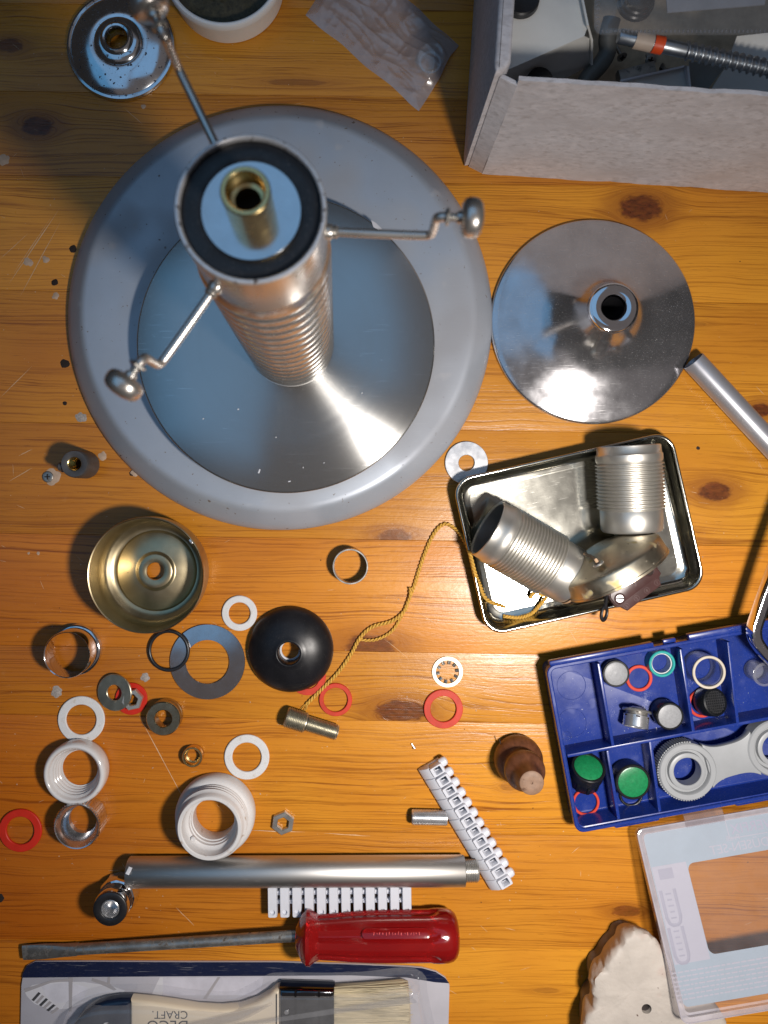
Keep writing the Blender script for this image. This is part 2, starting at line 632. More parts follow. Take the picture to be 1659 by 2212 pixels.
ZINC = pmat('zinc_plate', (0.52, 0.53, 0.55), 0.36, 1.0, 0.14, 120, 0.12, dust=0.15)
ZINC_BRIGHT = pmat('bright_zinc', (0.66, 0.66, 0.67), 0.26, 0.82, 0.10, 90, 0.08, scratch=0.25)
YZINC = pmat('yellowed_zinc', (0.44, 0.41, 0.32), 0.34, 0.88, 0.18, 150, 0.1, spots=(((0.15, 0.12, 0.08), 500, 0.66, 0.76),))
STEEL = pmat('plain_steel', (0.54, 0.525, 0.49), 0.28, 0.8, 0.15, 120, 0.12, dust=0.15)
DARK_STEEL = pmat('darkened_steel', (0.34, 0.325, 0.30), 0.42, 0.85, 0.3, 90, 0.15, spots=(((0.06, 0.05, 0.045), 260, 0.56, 0.72),), dust=0.25)
ALU = pmat('satin_aluminium', (0.60, 0.60, 0.61), 0.30, 1.0, 0.05, 60, 0.05, dust=0.1)
TUBE_STEEL = pmat('satin_steel_tube', (0.58, 0.56, 0.53), 0.44, 1.0, 0.06, 60, 0.05, dust=0.12, stretch=(0.1, 1, 1))
GREY_METAL = pmat('grey_anodised', (0.42, 0.42, 0.45), 0.36, 0.60, 0.05, 60, 0.06, dust=0.05)
TIN = pmat('tinplate', (0.54, 0.53, 0.47), 0.15, 1.0, 0.10, 45, 0.04, bump=0.02, bs=260, spots=(((0.34, 0.29, 0.17), 50, 0.72, 0.85),), scratch=0.3)
BASE_PAINT = pmat('silver_grey_paint', (0.385, 0.42, 0.475), 0.42, 0.38, 0.05, 26, 0.06, bump=0.02, bs=2600, scratch=0.12, dust=0.05, spots=(((0.16, 0.13, 0.11), 330, 0.69, 0.74), ((0.30, 0.31, 0.34), 14, 0.50, 0.75), ((0.44, 0.44, 0.46), 60, 0.66, 0.85)))
BLACK_GLOSS = pmat('black_insulator_and_bore', (0.012, 0.012, 0.014), 0.38, 0, 0.3, 80, 0.15, dust=0.10)
BLACK_RUBBER = pmat('black_rubber', (0.013, 0.013, 0.015), 0.36, 0, 0.3, 50, 0.12, dust=0.05)
BLACK_SATIN = pmat('black_satin_cap', (0.008, 0.008, 0.010), 0.36, 0, 0.3, 60, 0.12, bump=0.06, bs=160, dust=0.04, spec=0.32)
GREY_CAST = pmat('dull_grey_casting', (0.085, 0.08, 0.08), 0.5, 0.35, 0.2, 200, 0.1, bump=0.04, bs=1200)
WHITE_NYLON = pmat('white_nylon', (0.66, 0.655, 0.65), 0.42, 0, 0.05, 90, 0.08, sss=0.2, spots=(((0.50, 0.45, 0.38), 220, 0.62, 0.85),))
WHITE_PLASTIC = pmat('white_plastic', (0.62, 0.63, 0.68), 0.35, 0, 0.03, 80, 0.08, sss=0.15)
TUB_WHITE = pmat('frosted_white_plastic', (0.78, 0.79, 0.80), 0.38, 0, 0.03, 60, 0.06, sss=0.4)
PORCELAIN = pmat('white_porcelain', (0.62, 0.605, 0.60), 0.16, 0, 0.04, 60, 0.05, coat=0.4, spots=(((0.30, 0.24, 0.19), 240, 0.72, 0.80),))
PORCELAIN_RAW = pmat('unglazed_porcelain', (0.60, 0.585, 0.58), 0.5, 0, 0.05, 90, 0.08, bump=0.05, bs=500, spots=(((0.36, 0.27, 0.20), 170, 0.66, 0.78),))
RED_FIBRE = pmat('red_rubber', (0.52, 0.040, 0.018), 0.50, 0, 0.14, 160, 0.08, spec=0.35, dust=0.04)
RED_DEEP = pmat('deep_red_rubber', (0.52, 0.022, 0.010), 0.46, 0, 0.1, 120, 0.08, spec=0.35)
SPACER_STEEL = pmat('olive_steel', (0.45, 0.41, 0.29), 0.24, 1.0, 0.12, 150, 0.08, spots=(((0.7, 0.68, 0.6), 200, 0.70, 0.8),))
WASHER_MIRROR = pmat('mirror_washer', (0.62, 0.60, 0.60), 0.10, 1.0, 0.08, 60, 0.06, dust=0.15, scratch=0.15)
BLUE_PLASTIC = pmat('blue_plastic', (0.010, 0.030, 0.20), 0.27, 0, 0.10, 60, 0.10, dust=0.12, spots=(((0.022, 0.045, 0.23), 75, 0.62, 0.85),))
GREY_PLASTIC = pmat('grey_plastic', (0.30, 0.31, 0.32), 0.42, 0, 0.04, 90, 0.06)
GREEN_MESH = pmat('green_mesh', (0.010, 0.19, 0.065), 0.30, 0, 0.2, 700, 0.1, bump=0.1, bs=2500)
GREY_MESH = pmat('grey_mesh', (0.26, 0.265, 0.275), 0.42, 0.0, 0.12, 900, 0.1, bump=0.08, bs=2500)
TEAL = pmat('teal_plastic', (0.02, 0.33, 0.31), 0.35, 0, 0.08, 90)
BEIGE = pmat('beige_rubber', (0.52, 0.46, 0.37), 0.5, 0, 0.1, 120)
BLACK_PLASTIC = pmat('black_plastic', (0.008, 0.009, 0.011), 0.28, 0, 0.2, 90, 0.08, dust=0.04)
BAKELITE = pmat('brown_bakelite', (0.060, 0.026, 0.024), 0.36, 0, 0.12, 90, 0.08)
CORD = pmat('yellow_cotton', (0.60, 0.34, 0.055), 0.7, 0, 0.25, 900, 0.05, bump=0.1, bs=3000)
CARDRING = pmat('tan_fibre_ring', (0.45, 0.29, 0.17), 0.6, 0, 0.1, 120)
WALNUT = pmat('turned_dark_wood', (0.125, 0.046, 0.021), 0.42, 0, 0.35, 60, 0.08, bump=0.1, bs=300, stretch=(5, 5, 0.7))
ENDGRAIN = pmat('worn_end_grain', (0.23, 0.135, 0.085), 0.6, 0, 0.18, 400, 0.05, spots=(((0.12, 0.06, 0.035), 300, 0.6, 0.7),))
FELT = pmat('grey_felt_card', (0.58, 0.57, 0.605), 0.9, 0, 0.13, 320, 0.05, bump=0.3, bs=900, spots=(((0.42, 0.40, 0.41), 420, 0.52, 0.78), ((0.52, 0.505, 0.53), 45, 0.5, 0.75)), stretch=(0.45, 1, 0.8))
TAN_CARD = pmat('bare_cardboard', (0.36, 0.27, 0.18), 0.85, 0, 0.2, 160, bump=0.1, bs=400)
PUTTY = pmat('pale_filler', (0.46, 0.33, 0.235), 0.7, 0, 0.15, 300, bump=0.1, bs=800)
PUTTY_GREY = pmat('grey_filler', (0.33, 0.29, 0.26), 0.6, 0, 0.35, 900, bump=0.1, bs=1200)
HOLE = pmat('dark_hole', (0.016, 0.008, 0.005), 0.8, 0, 0.2, 300)
SCRATCH = pmat('raw_scratch', (0.62, 0.42, 0.25), 0.7, 0, 0.2, 400)
NAVY = pmat('navy_print', (0.006, 0.011, 0.040), 0.33, 0, 0.1, 60, 0.1, scratch=0.25, dust=0.12)
CARD_PRINT = pmat('pale_printed_card', (0.44, 0.425, 0.46), 0.42, 0, 0.10, 24, 0.06)
CARD_PRINT2 = pmat('grey_printed_card', (0.34, 0.32, 0.33), 0.45, 0, 0.10, 30, 0.06)
CARD_WHITE = pmat('white_printed_card', (0.58, 0.57, 0.60), 0.45, 0, 0.05, 60)
CREAM = pmat('cream_lacquer', (0.66, 0.56, 0.42), 0.35, 0, 0.05, 30, 0.06, stretch=(0.3, 2, 1))
NAVY_LACQUER = pmat('navy_lacquer', (0.006, 0.014, 0.034), 0.22, 0, 0.1, 60)
FERRULE = pmat('tinned_ferrule', (0.13, 0.13, 0.14), 0.12, 1.0, 0.1, 60, 0.06)
BRISTLE = pmat('blond_bristle', (0.50, 0.42, 0.27), 0.5, 0, 0.35, 500, bump=0.2, bs=600, stretch=(0.06, 1, 1))
PRINT_DARK = pmat('dark_print', (0.05, 0.05, 0.055), 0.5)
LABEL_BLUE = pmat('pale_blue_label', (0.36, 0.455, 0.53), 0.55, 0, 0.04, 50)
LABEL_PALE = pmat('lavender_label', (0.47, 0.485, 0.56), 0.55, 0, 0.03, 50)
LABEL_INK = pmat('faint_ink', (0.43, 0.43, 0.54), 0.55, 0, 0.04, 90)
LABEL_GREY = pmat('faint_grey_ink', (0.38, 0.395, 0.48), 0.55, 0, 0.04, 90)
CREAM_CLAY = pmat('rough_white_ceramic', (0.47, 0.42, 0.37), 0.6, 0, 0.10, 50, 0.12, bump=0.6, bs=260, spots=(((0.10, 0.06, 0.045), 260, 0.70, 0.78), ((0.44, 0.30, 0.25), 60, 0.60, 0.85)))
CLAY_SHADE = pmat('shaded_ceramic', (0.10, 0.085, 0.08), 0.5, 0, 0.2, 60, bump=0.2, bs=200)  # the clay darkened to stand for shade below the lump and in its hole
ORANGE = pmat('orange_tape', (0.72, 0.075, 0.012), 0.45, 0, 0.15, 120)
TAPE_TAN = pmat('tan_tape', (0.50, 0.40, 0.32), 0.5, 0, 0.1, 120)
LAG = pmat('blued_zinc_screw', (0.46, 0.50, 0.54), 0.36, 1.0, 0.15, 100, 0.1, dust=0.2)
BRACKET_WHITE = pmat('white_lacquered_metal', (0.76, 0.755, 0.72), 0.35, 0, 0.05, 40, 0.06, dust=0.15)
BRACKET_GREY = pmat('grey_lacquered_metal', (0.22, 0.215, 0.20), 0.4, 0, 0.1, 60)
HOOK_GREY = pmat('dark_grey_vinyl', (0.10, 0.10, 0.092), 0.5, 0, 0.2, 60, dust=0.1)
DEBRIS = pmat('dark_debris', (0.045, 0.038, 0.018), 0.6, 0, 0.5, 400, bump=0.5, bs=300)
CLEAR = clearmat('clear_moulded_plastic', tint=(0.82, 0.83, 0.86), haze=0.12, gloss=1.6, rough=0.05)
CLEAR_LID = clearmat('clear_lid_plastic', tint=(0.88, 0.86, 0.87), haze=0.085, hazecol=(0.75, 0.72, 0.76), rough=0.08)
BLISTER = clearmat('clear_blister', tint=(0.97, 0.97, 0.98), haze=0.10, rough=0.07, bump=0.25, bs=40)
BAGFILM = clearmat('crinkled_bag_film', tint=(0.93, 0.92, 0.92), haze=0.50, hazecol=(0.46, 0.44, 0.465), rough=0.2, gloss=1.5, bump=0.05, bs=200)
STEEL_BRUSHED = brushed_disc_mat()
MIRROR_DISC = pmat('polished_washer', (0.62, 0.64, 0.66), 0.14, 1.0, 0.05, 120, 0.05, dust=0.08)


def red_handle_mat():
    m, t = newmat('red_translucent_handle')
    b = t.b
    b.inputs['Base Color'].default_value = (0.55, 0.012, 0.020, 1)
    b.inputs['Roughness'].default_value = 0.14
    b.inputs['IOR'].default_value = 1.49
    b.inputs['Transmission Weight'].default_value = 0.74
    b.inputs['Coat Weight'].default_value = 0.3
    v = t.coord(scale=(0.4, 1, 1))
    t.put(b.inputs['Base Color'], t.mix(t.noise(v, 60, 3), (0.48, 0.006, 0.012), (0.88, 0.03, 0.025)))
    t.put(b.inputs['Normal'], t.bump(t.noise(t.coord(), 130, 3), 0.5, 0.0002))
    return m


RED_HANDLE = red_handle_mat()
HANDLE_INK = pmat('worn_emboss', (0.62, 0.10, 0.09), 0.3)

# ------------------------------------------------------------------ the workbench: boards glued edge to edge
ANG = -1.0                                               # the boards run slightly downhill to the right
bench = thing('workbench', 'varnished knotty pine workbench top under all the loose parts', 'workbench', (0, 0, 0))
seams = [-170, 20, 210, 392, 640, 925, 1165, 1407, 1556, 1797, 2042, 2285, 2440]


def rotp(X, Y):
    p = P(X, Y)
    c, s = math.cos(R(-ANG)), math.sin(R(-ANG))
    return (p.x * c - p.y * s, p.x * s + p.y * c)


KN = {1: [(20, 98, 26, 17, .8), (640, 178, 60, 8, .45)], 2: [(80, 272, 32, 23, 1.0)], 3: [(1385, 450, 40, 32, 1.0)],
      4: [(1642, 886, 20, 16, 1.0), (1500, 700, 22, 6, .3)], 5: [(852, 1158, 34, 17, .7), (1545, 1062, 34, 21, .95)], 6: [(800, 1398, 50, 30, .8), (1200, 1190, 26, 7, .3)],
      7: [(868, 1536, 50, 26, .9)], 8: [(1100, 1700, 18, 10, .35)], 9: [(1352, 1968, 30, 13, .75), (700, 1880, 20, 12, .5)], 10: [(1180, 2140, 26, 7, .3), (240, 2250, 30, 14, .7)]}
tones = [0.88, 0.98, 0.86, 1.06, 0.98, 0.93, 1.04, 0.94, 1.06, 0.92, 1.05, 0.97]
for i in range(len(seams) - 1):
    kn = []
    for (X, Y, a, c, dk) in KN.get(i, []):
        q = rotp(X, Y)
        kn.append((q[0], q[1], a * PXMM, c * PXMM, dk))
    y0, y1 = -(seams[i] - NY) * PXMM, -(seams[i + 1] - NY) * PXMM
    c = 0.16
    x0, x1, th = -330.0, 330.0, 26.0
    pr = [(y1 + .02, -c * 1.6), (y1 + c, -.02), (y1 + c * 2, 0.0), (y0 - c * 2, 0.0), (y0 - c, -.02), (y0 - .02, -c * 1.6), (y0 - .02, -th), (y1 + .02, -th)]
    bm = loft([[(x0, a, z) for a, z in pr], [(x1, a, z) for a, z in pr]], cap0=True, cap1=True)
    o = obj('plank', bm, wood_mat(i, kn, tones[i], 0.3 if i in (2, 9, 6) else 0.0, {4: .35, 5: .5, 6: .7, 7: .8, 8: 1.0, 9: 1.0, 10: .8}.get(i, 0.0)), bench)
    o.rotation_euler = (0, 0, R(ANG))


def blob(r, z, n=24, sq=0.35, seed=0):
    rnd = random.Random(seed)
    return [((r * (1 + sq * 1.6 * noise.noise(Vector((1.3 * math.cos(2 * math.pi * i / n), 1.3 * math.sin(2 * math.pi * i / n), seed * 3.7)))) + rnd.uniform(-.06, .06) * r) * math.cos(2 * math.pi * i / n), (r * (1 + sq * 1.6 * noise.noise(Vector((1.3 * math.cos(2 * math.pi * i / n), 1.3 * math.sin(2 * math.pi * i / n), seed * 3.7)))) + rnd.uniform(-.06, .06) * r) * math.sin(2 * math.pi * i / n), z) for i in range(n)]


def patch(name, X, Y, r, mat, h=0.14, sq=0.25, parent=None, seed=0):
    bm = loft([blob(r, 0.01, seed=seed, sq=sq), [(p[0] * .85, p[1] * .85, h) for p in blob(r, 0, seed=seed, sq=sq)]], cap1=True)
    return obj(name, bm, mat, parent or bench, P(X, Y))


for k, (X, Y, r) in enumerate(((158, 538, 2.4), (118, 610, 2.2), (140, 785, 3.0), (140, 871, 1.4), (135, 1012, 2.2), (285, 1022, 1.8), (0, 1940, 2.6), (1508, 968, 1.2))):
    patch('nail_hole', X, Y, r, HOLE, 0.08, 0.15, seed=k)
for k, (X, Y, r, g) in enumerate(((175, 902, 3.4, 1), (62, 566, 2.8, 0), (99, 560, 2.2, 0), (313, 1463, 2.8, 1), (123, 1494, 3.6, 1), (82, 1195, 1.1, 0), (8, 345, 3.8, 0), (222, 985, 2.6, 0),
                                 (292, 1020, 3.0, 0), (540, 60, 1.2, 0), (112, 1030, 5.0, 0), (62, 1195, .8, 0), (120, 640, 2.0, 0), (310, 230, 1.6, 0))):
    patch('filler_patch', X, Y, r, PUTTY_GREY if g else PUTTY, 0.16, 0.3, seed=40 + k)
scr = thing('sunk_screw', 'small grey screw head sunk in pale filler left of the large grey base', 'screw', P(103, 1030, .2))
obj('screw_head', lathe([(0, .35), (1.4, .35), (2.9, .6), (3.5, .3), (3.7, 0)], 24), DARK_STEEL, scr)
obj('cross_recess', join(box(3.6, .7, .3, .05, (0, 0, .55)), box(.7, 3.6, .3, .05, (0, 0, .57))), HOLE, scr)

# scratches scraped into the varnish
rs = random.Random(5)
segs = [((20, 612), (128, 452), .55), ((30, 590), (110, 470), .3), ((44, 640), (130, 480), .35), ((0, 560), (60, 505), .3), ((270, 235), (310, 270), .3), ((300, 1545), (415, 1760), .5),
        ((540, 1794), (660, 1797), .7), ((700, 1800), (800, 1806), .5), ((380, 1960), (420, 2000), .35), ((70, 790), (0, 860), .3), ((40, 985), (70, 970), .4), ((1210, 1300), (1225, 1330), .3),
        ((830, 1380), (880, 1420), .2), ((70, 1010), (20, 1040), .5), ((900, 1320), (960, 1360), .2), ((1230, 1360), (1248, 1392), .25), ((250, 2040), (230, 2062), .3), ((480, 330), (455, 360), .3)]
for k in range(150):
    X, Y = rs.uniform(-20, 1680), rs.uniform(-20, 2230)
    a = rs.gauss(0.2, 0.8)
    l = rs.uniform(4, 26)
    segs.append(((X, Y), (X + l * math.cos(a), Y + l * math.sin(a)), rs.uniform(.08, .22)))
sb = bmesh.new()
for (a, c, w) in segs:
    p, q = P(*a), P(*c)
    d = (q - p)
    s = Vector((-d.y, d.x, 0)).normalized()
    pts = []
    n = 6
    for i in range(n + 1):
        t = i / n
        e = w * .5 * (1 - abs(2 * t - 1) ** 2) * rs.uniform(.5, 1.2) + .02
        wob = s * rs.uniform(-.25, .25) * w
        pts.append((p + d * t + wob + s * e, p + d * t + wob - s * e))
    vs = [(sb.verts.new((x.x, x.y, .05)), sb.verts.new((y.x, y.y, .05))) for x, y in pts]
    for i in range(n):
        sb.faces.new((vs[i][0], vs[i][1], vs[i + 1][1], vs[i + 1][0]))
o = obj('scratches', sb, SCRATCH, bench)
o['kind'] = 'stuff'

rc = random.Random(77)
for (nm, mat, n, smin, smax) in (('pale_crumbs', PUTTY, 150, .22, .62), ('dark_crumbs', HOLE, 60, .18, .5)):
    cb = bmesh.new()
    for k in range(n):
        X, Y = (rc.uniform(-20, 1680), rc.uniform(-20, 2230)) if k % 3 else (rc.gauss(240, 190), rc.gauss(1450, 300))
        p = P(X, Y)
        r_ = rc.uniform(smin, smax)
        bmesh.ops.create_icosphere(cb, subdivisions=1, radius=r_, matrix=T(p.x, p.y, r_ * .3) @ RZ(rc.uniform(0, 180)) @ Matrix.Diagonal((1, rc.uniform(.3, .9), .45, 1)))
    o = obj(nm, cb, mat, bench)
    o['kind'] = 'stuff'

# ------------------------------------------------------------------ grey round base and the lamp stand on it
pc = P(605, 686, 3)
prof = [(0, 14.5), (60, 14.6), (110, 15), (120.6, 15), (122.6, 14.8), (124.4, 14.2), (126.0, 13.1), (132.6, 7.6), (135.2, 5.0), (136.6, 2.8), (137, 1.2), (136.6, 0.2), (135.5, 0), (134, .3), (0, .3)]
base_plate = single('lamp_base_plate', lathe(prof, 160), BASE_PAINT, 'large round silver grey metal base under the ribbed lamp stand', 'lamp base', (pc.x, pc.y, 0), ang=60)

dz = 27.0
dc = P(617, 743, dz)
stand = thing('lamp_stand', 'tall ribbed metal lamp stand with brushed steel foot and three knobbed arms', 'lamp stand', (dc.x, dc.y, 15.2))
rd = 91.3
obj('foot_disc', lathe([(0, 17.2), (24, 16.9), (60, 14.4), (rd - 1.2, 12.1), (rd - .3, 11.7), (rd, 11.1), (rd - .2, 10.2), (rd - 3, 9.6), (rd - 5, 8), (rd - 6, 0), (0, 0)], 180), STEEL_BRUSHED, stand, ang=50)
ax0 = Vector((-41.0, 84.2, 31.0)) - Vector((dc.x, dc.y, 15.2))
ax1t = P(541, 450, 240)
ax1 = Vector((ax1t.x, ax1t.y, 240)) - Vector((dc.x, dc.y, 15.2))
AX = axisM(ax0, ax1)
HT = (ax1 - ax0).length
AXr = Matrix.Translation(ax0) @ Vector((0, 0, 1)).rotation_difference((ax1 - ax0).normalized()).to_matrix().to_4x4()
pr = [(23.0, 0), (25.4, 0), (25.6, 1)]
nr, z0, z1 = 15, 1.5, HT - 37
for i in range(nr):
    a = z0 + (z1 - z0) * i / nr
    p = (z1 - z0) / nr
    for q in range(7):
        t = q / 7
        pr.append((23.4 + 2.5 * math.sin(math.pi * t) ** .7, a + p * t))
pr += [(24.2, z1), (23.9, z1 + .5)]
obj('ribbed_column', lathe(pr, 96), NICKEL_DIRTY, stand, M=AXr, ang=50)
col_pr = [(23.9, z1 + .4), (24.4, z1 + 1), (24.5, z1 + 3), (24.5, HT - 1), (24.3, HT - .2), (23.9, HT), (23.3, HT - .2), (23.0, HT - 1.2), (23.0, z1 + 1)]
obj('collar', lathe(col_pr, 96), KNOB_METAL, stand, M=AXr, ang=40)
obj('rim', lathe([(24.6, HT - 1.4), (24.75, HT - .5), (24.3, HT + .15), (23.6, HT + .25), (23.1, HT - .1), (22.9, HT - 1.5)], 96), pmat('raw_bright_edge', (0.78, 0.78, 0.80), 0.38, 0.6, 0.1, 300, spots=(((0.10, 0.09, 0.09), 320, 0.60, 0.68),)), stand, M=AXr)
obj('insulator_ring', lathe([(23.0, HT - 2.2), (22.2, HT - 1.7), (17.0, HT - 1.7), (16.4, HT - 2.0), (16.4, HT - 4), (23, HT - 4)], 96, wrap=True), BLACK_GLOSS, stand, M=AXr)
obj('washer_plate', lathe([(0, HT - 1.9), (16.2, HT - 1.9), (16.5, HT - 2.2), (16.5, HT - 3.6), (0, HT - 3.6)], 96), MIRROR_DISC, stand, M=AXr)
bt = obj('brass_nipple', lathe([(7.8, HT - 1.95), (7.8, HT + 13.2), (7.4, HT + 13.6), (6.3, HT + 13.6), (5.9, HT + 13.2)] + [(5.6 if i % 2 else 5.95, HT + 13 - i * .45) for i in range(1, 14)] + [(5.5, HT + 6.6), (4.2, HT + 6.2), (4.2, HT - 1.6)], 64, wrap=True), BRASS, stand, M=AXr)
obj('bore', lathe([(0, HT - 1.2), (4.25, HT - 1.2), (4.25, HT - 1.5), (0, HT - 1.5)], 32), HOLE, stand, M=AXr)
AZ = 222.0
axz = ax0 + (ax1 - ax0) * ((AZ - 31) / (240 - 31))
for (ang, rl, kz) in ((-2.4, 61.0, 19.0), (116.0, 62.0, 19.0), (234.8, 58.6, 19.0)):
    Mx = Matrix.Translation(axz) @ RZ(ang)
    arm = obj('arm', tube(smooth_path([(23.4, 0, 0), (40, 0, 0), (rl - 4, 0, 0.2), (rl - .8, 0, 1.2), (rl, 0, 4.5), (rl, 0, kz - 3), (rl + .8, 0, kz - .7), (rl + 3.4, 0, kz)], 6), 1.55, 14), KNOB_METAL, stand, M=Mx)
    obj('arm_socket', moved(lathe([(0, 0), (2.6, 0), (2.7, 2.5), (2.1, 3.4), (2.4, 4.4), (1.6, 5.2), (0, 5.2)], 24), Mx @ T(23.4, 0, 0) @ RY(90)), STEEL, arm)
    obj('thread', moved(lathe(thread_prof(1.5, .35, 0, 6.2, .8), 20), Mx @ T(rl + 2.2, 0, kz) @ RY(90)), STEEL, arm)
    obj('lock_nut', moved(lathe([(0, 0), (2.4, 0), (2.9, .5), (2.9, 1.0), (2.2, 1.4), (0, 1.4)], 6), Mx @ T(rl + 2.6, 0, kz) @ RY(90)), STEEL, arm)
    obj('thumb_knob', moved(lathe([(0, 0), (1.9, 0), (2.1, 1.2), (4.6, 1.6), (5.9, 2.4), (6.35, 3.6), (6.35, 5.4), (5.9, 6.8), (4.8, 7.8), (2.6, 8.4), (0, 8.5)], 48), Mx @ T(rl + 6.4, 0, kz) @ RY(90)), KNOB_METAL, arm)
single('paper_scrap', prism([(-4, -1.2), (-1, .6), (4.2, 2.2), (3.4, -.2), (.4, -2)], 0, .2), CARD_WHITE, 'sliver of white paper sticking out behind the brushed steel foot', 'paper scrap', P(812, 486, 27.2), rot=(0, 0, R(-62)))
DF = (stand, dc)
for k, (X, Y, a, l, w) in enumerate(((560, 1018, 70, 2.6, .9), (625, 1040, 10, 1.5, .7), (516, 885, 30, 1.0, .8), (700, 1000, 20, .9, .4), (655, 1010, 80, .8, .4), (782, 850, 45, .9, .5), (597, 945, 10, .8, .5), (440, 905, 30, .9, .6))):
    p = P(X, Y, 28) - Vector((dc.x, dc.y, 15.2))
    rr_ = math.hypot(p.x, p.y)
    zz = 12.1 + (90.1 - rr_) * (2.3 / 30.1) if rr_ > 60 else 14.4 + (60 - rr_) * (2.5 / 36)
    obj('paint_fleck', box(l, w, .25, .08), WHITE_PLASTIC, stand, (p.x, p.y, zz + .12), (0, 0, R(a)))

# ------------------------------------------------------------------ pitted chrome rose, upper left
q = P(262, 101, 1)
r0 = single('ceiling_rose', lathe([(35, 0), (35.2, 1.4), (34.6, 2.8), (33.2, 3.2), (32.2, 2.7), (31.0, 3.6), (27, 5.6), (21, 7.2), (16.5, 7.9), (15.4, 7.6), (14.6, 8.6), (12.5, 10.0), (10.6, 10.2), (9.4, 11.5), (8.4, 12.0), (7.3, 11.7), (6.7, 10.8), (6.6, 3), (10, 2.2), (33, .8)], 96, wrap=True), CHROME_RUST,
            'small round chrome rose pitted with dark rust specks beside the white tub', 'lamp cover', (q.x, q.y, 0))

# white tub
q = P(482, -72, 21)
tub = thing('plastic_tub', 'white plastic tub holding dark bits, cut off by the top edge', 'tub', (q.x, q.y, 0))
obj('tub_wall', lathe([(0, .2), (34, 0), (35.4, .8), (36.6, 14), (36.8, 16.2), (37.6, 16.8), (37.6, 20.6), (36.9, 21.6), (35.6, 21.8), (34.6, 21.2), (34.3, 20), (33.8, 2), (0, 1.8)], 96), TUB_WHITE, tub)
bm = loft([circ(33.6 * s, 13 + 3 * math.sin(s * 5) * .4, 40, lambda a, r: r) for s in (1.0, .85, .7, .55, .4, .25, .1)], cap1=True)
for v in bm.verts:
    v.co.z += 3.2 * noise.noise(v.co * .25) + 1.6 * noise.noise(v.co * .9)
deb = obj('debris_heap', bm, DEBRIS, None, (q.x, q.y, 0))
tag(deb, 'dark brown and black bits filling the white tub', 'debris')
deb['kind'] = 'stuff'

# bag with a ring
qa, qb, qc, qd = P(660, 33), P(906, 239), P(992, 97), P(745, -112)
pc = (qa + qb + qc + qd) / 4
NU, NV = 130, 70
fr_ = P(930, 134) - pc
bm = bmesh.new()
gridv = []
for iu in range(NU + 1):
    row = []
    for iv in range(NV + 1):
        u_, w_ = iu / NU, iv / NV
        eu, ew = min(u_, 1 - u_), min(w_, 1 - w_)
        p = qa.lerp(qb, u_).lerp(qd.lerp(qc, u_), w_) - pc
        um, wm = u_ * 95, w_ * 48
        p += Vector((noise.noise(Vector((um * .05, wm * .05, 3))), noise.noise(Vector((um * .05, wm * .05, 9))), 0)) * 1.5
        cr = 0.0
        for (fx, fy, a, sd_) in ((.035, .11, 3.4, 1), (.09, .045, 2.0, 5), (.07, .16, 1.6, 8)):
            cr += a * (1 - abs(noise.noise(Vector((um * fx, wm * fy, sd_))))) ** 5
        z = .5 + cr * .26 + 1.2 * noise.noise(Vector((um * .03, wm * .05, 20)))
        z = max(z, .3) * min(1.0, min(eu * 16, ew * 10) + .08)
        dd = math.hypot(p.x - fr_.x, p.y - fr_.y)
        if dd < 22:
            tt = 1 - dd / 22
            z += 6.2 * min(1, tt * 1.6) ** 1.5
        row.append(bm.verts.new((p.x, p.y, max(z, .15))))
    gridv.append(row)
for iu in range(NU):
    for iv in range(NV):
        bm.faces.new((gridv[iu][iv], gridv[iu + 1][iv], gridv[iu + 1][iv + 1], gridv[iu][iv + 1]))
bag = single('plastic_bag', bm, BAGFILM, 'crinkled clear plastic bag holding one metal ring left of the grey box', 'plastic bag', (pc.x, pc.y, 0), ang=60)
single('metal_ring', ring(7.4, 5.6, 5.4, 48), ZINC_BRIGHT, 'metal ring lying inside the crinkled clear bag', 'metal ring', P(929, 135, 5) - Vector((0, 0, 5)))

# ------------------------------------------------------------------ grey felt-covered box and what is in it
br = -3.7
bo = P(1001, 374)
gb = thing('storage_box', 'open grey felt covered box of hardware in the upper right corner', 'box', bo, (0, 0, R(br)))
BW, BD, BH = 250.0, 165.0, 110.0
nx_, nz_ = 60, 28
fw = []
for (yy, sg) in ((0.3, 1), (3.3, -1)):
    fw.append([[Vector((12 + (BW - 12) * i / nx_ , yy + .9 * noise.noise(Vector((i * .16, j * .14, 2))) + .35 * noise.noise(Vector((i * .6, j * .6, 8))) + (.8 * (j / nz_) ** 6 if sg == 1 else 0), BH * j / nz_ + (.7 * noise.noise(Vector((i * .3, 5, 1))) if j == nz_ else 0))) for i in range(nx_ + 1)] for j in range(nz_ + 1)])
obj('front_wall', loft(fw[0] + fw[1][::-1], closed_u=False, wrap=True), FELT, gb, ang=60)
obj('corner_fold', prism([(3.0, 4.2), (12.2, .35), (12.4, 2.8), (4.4, 6.2)], 0, BH - 4, .5), FELT, gb)
pts = [(0.2, 4), (-.6, 8), (-.6, BD), (7.6, BD), (7.6, 10), (5.6, 7.0), (2.6, 4.6)]
o = obj('side_wall', prism(pts, 0, BH + 1, 2.2, 3), FELT, gb)
obj('back_wall', box(BW, 4, BH, 1.0, (BW / 2, BD - 2, BH / 2)), FELT, gb)
obj('side_wall', box(6, BD, BH, 1.5, (BW - 3, BD / 2, BH / 2)), FELT, gb)
obj('box_floor', box(BW - 16, BD - 8, 2, .3, (BW / 2, BD / 2, 24)), TAN_CARD, gb)


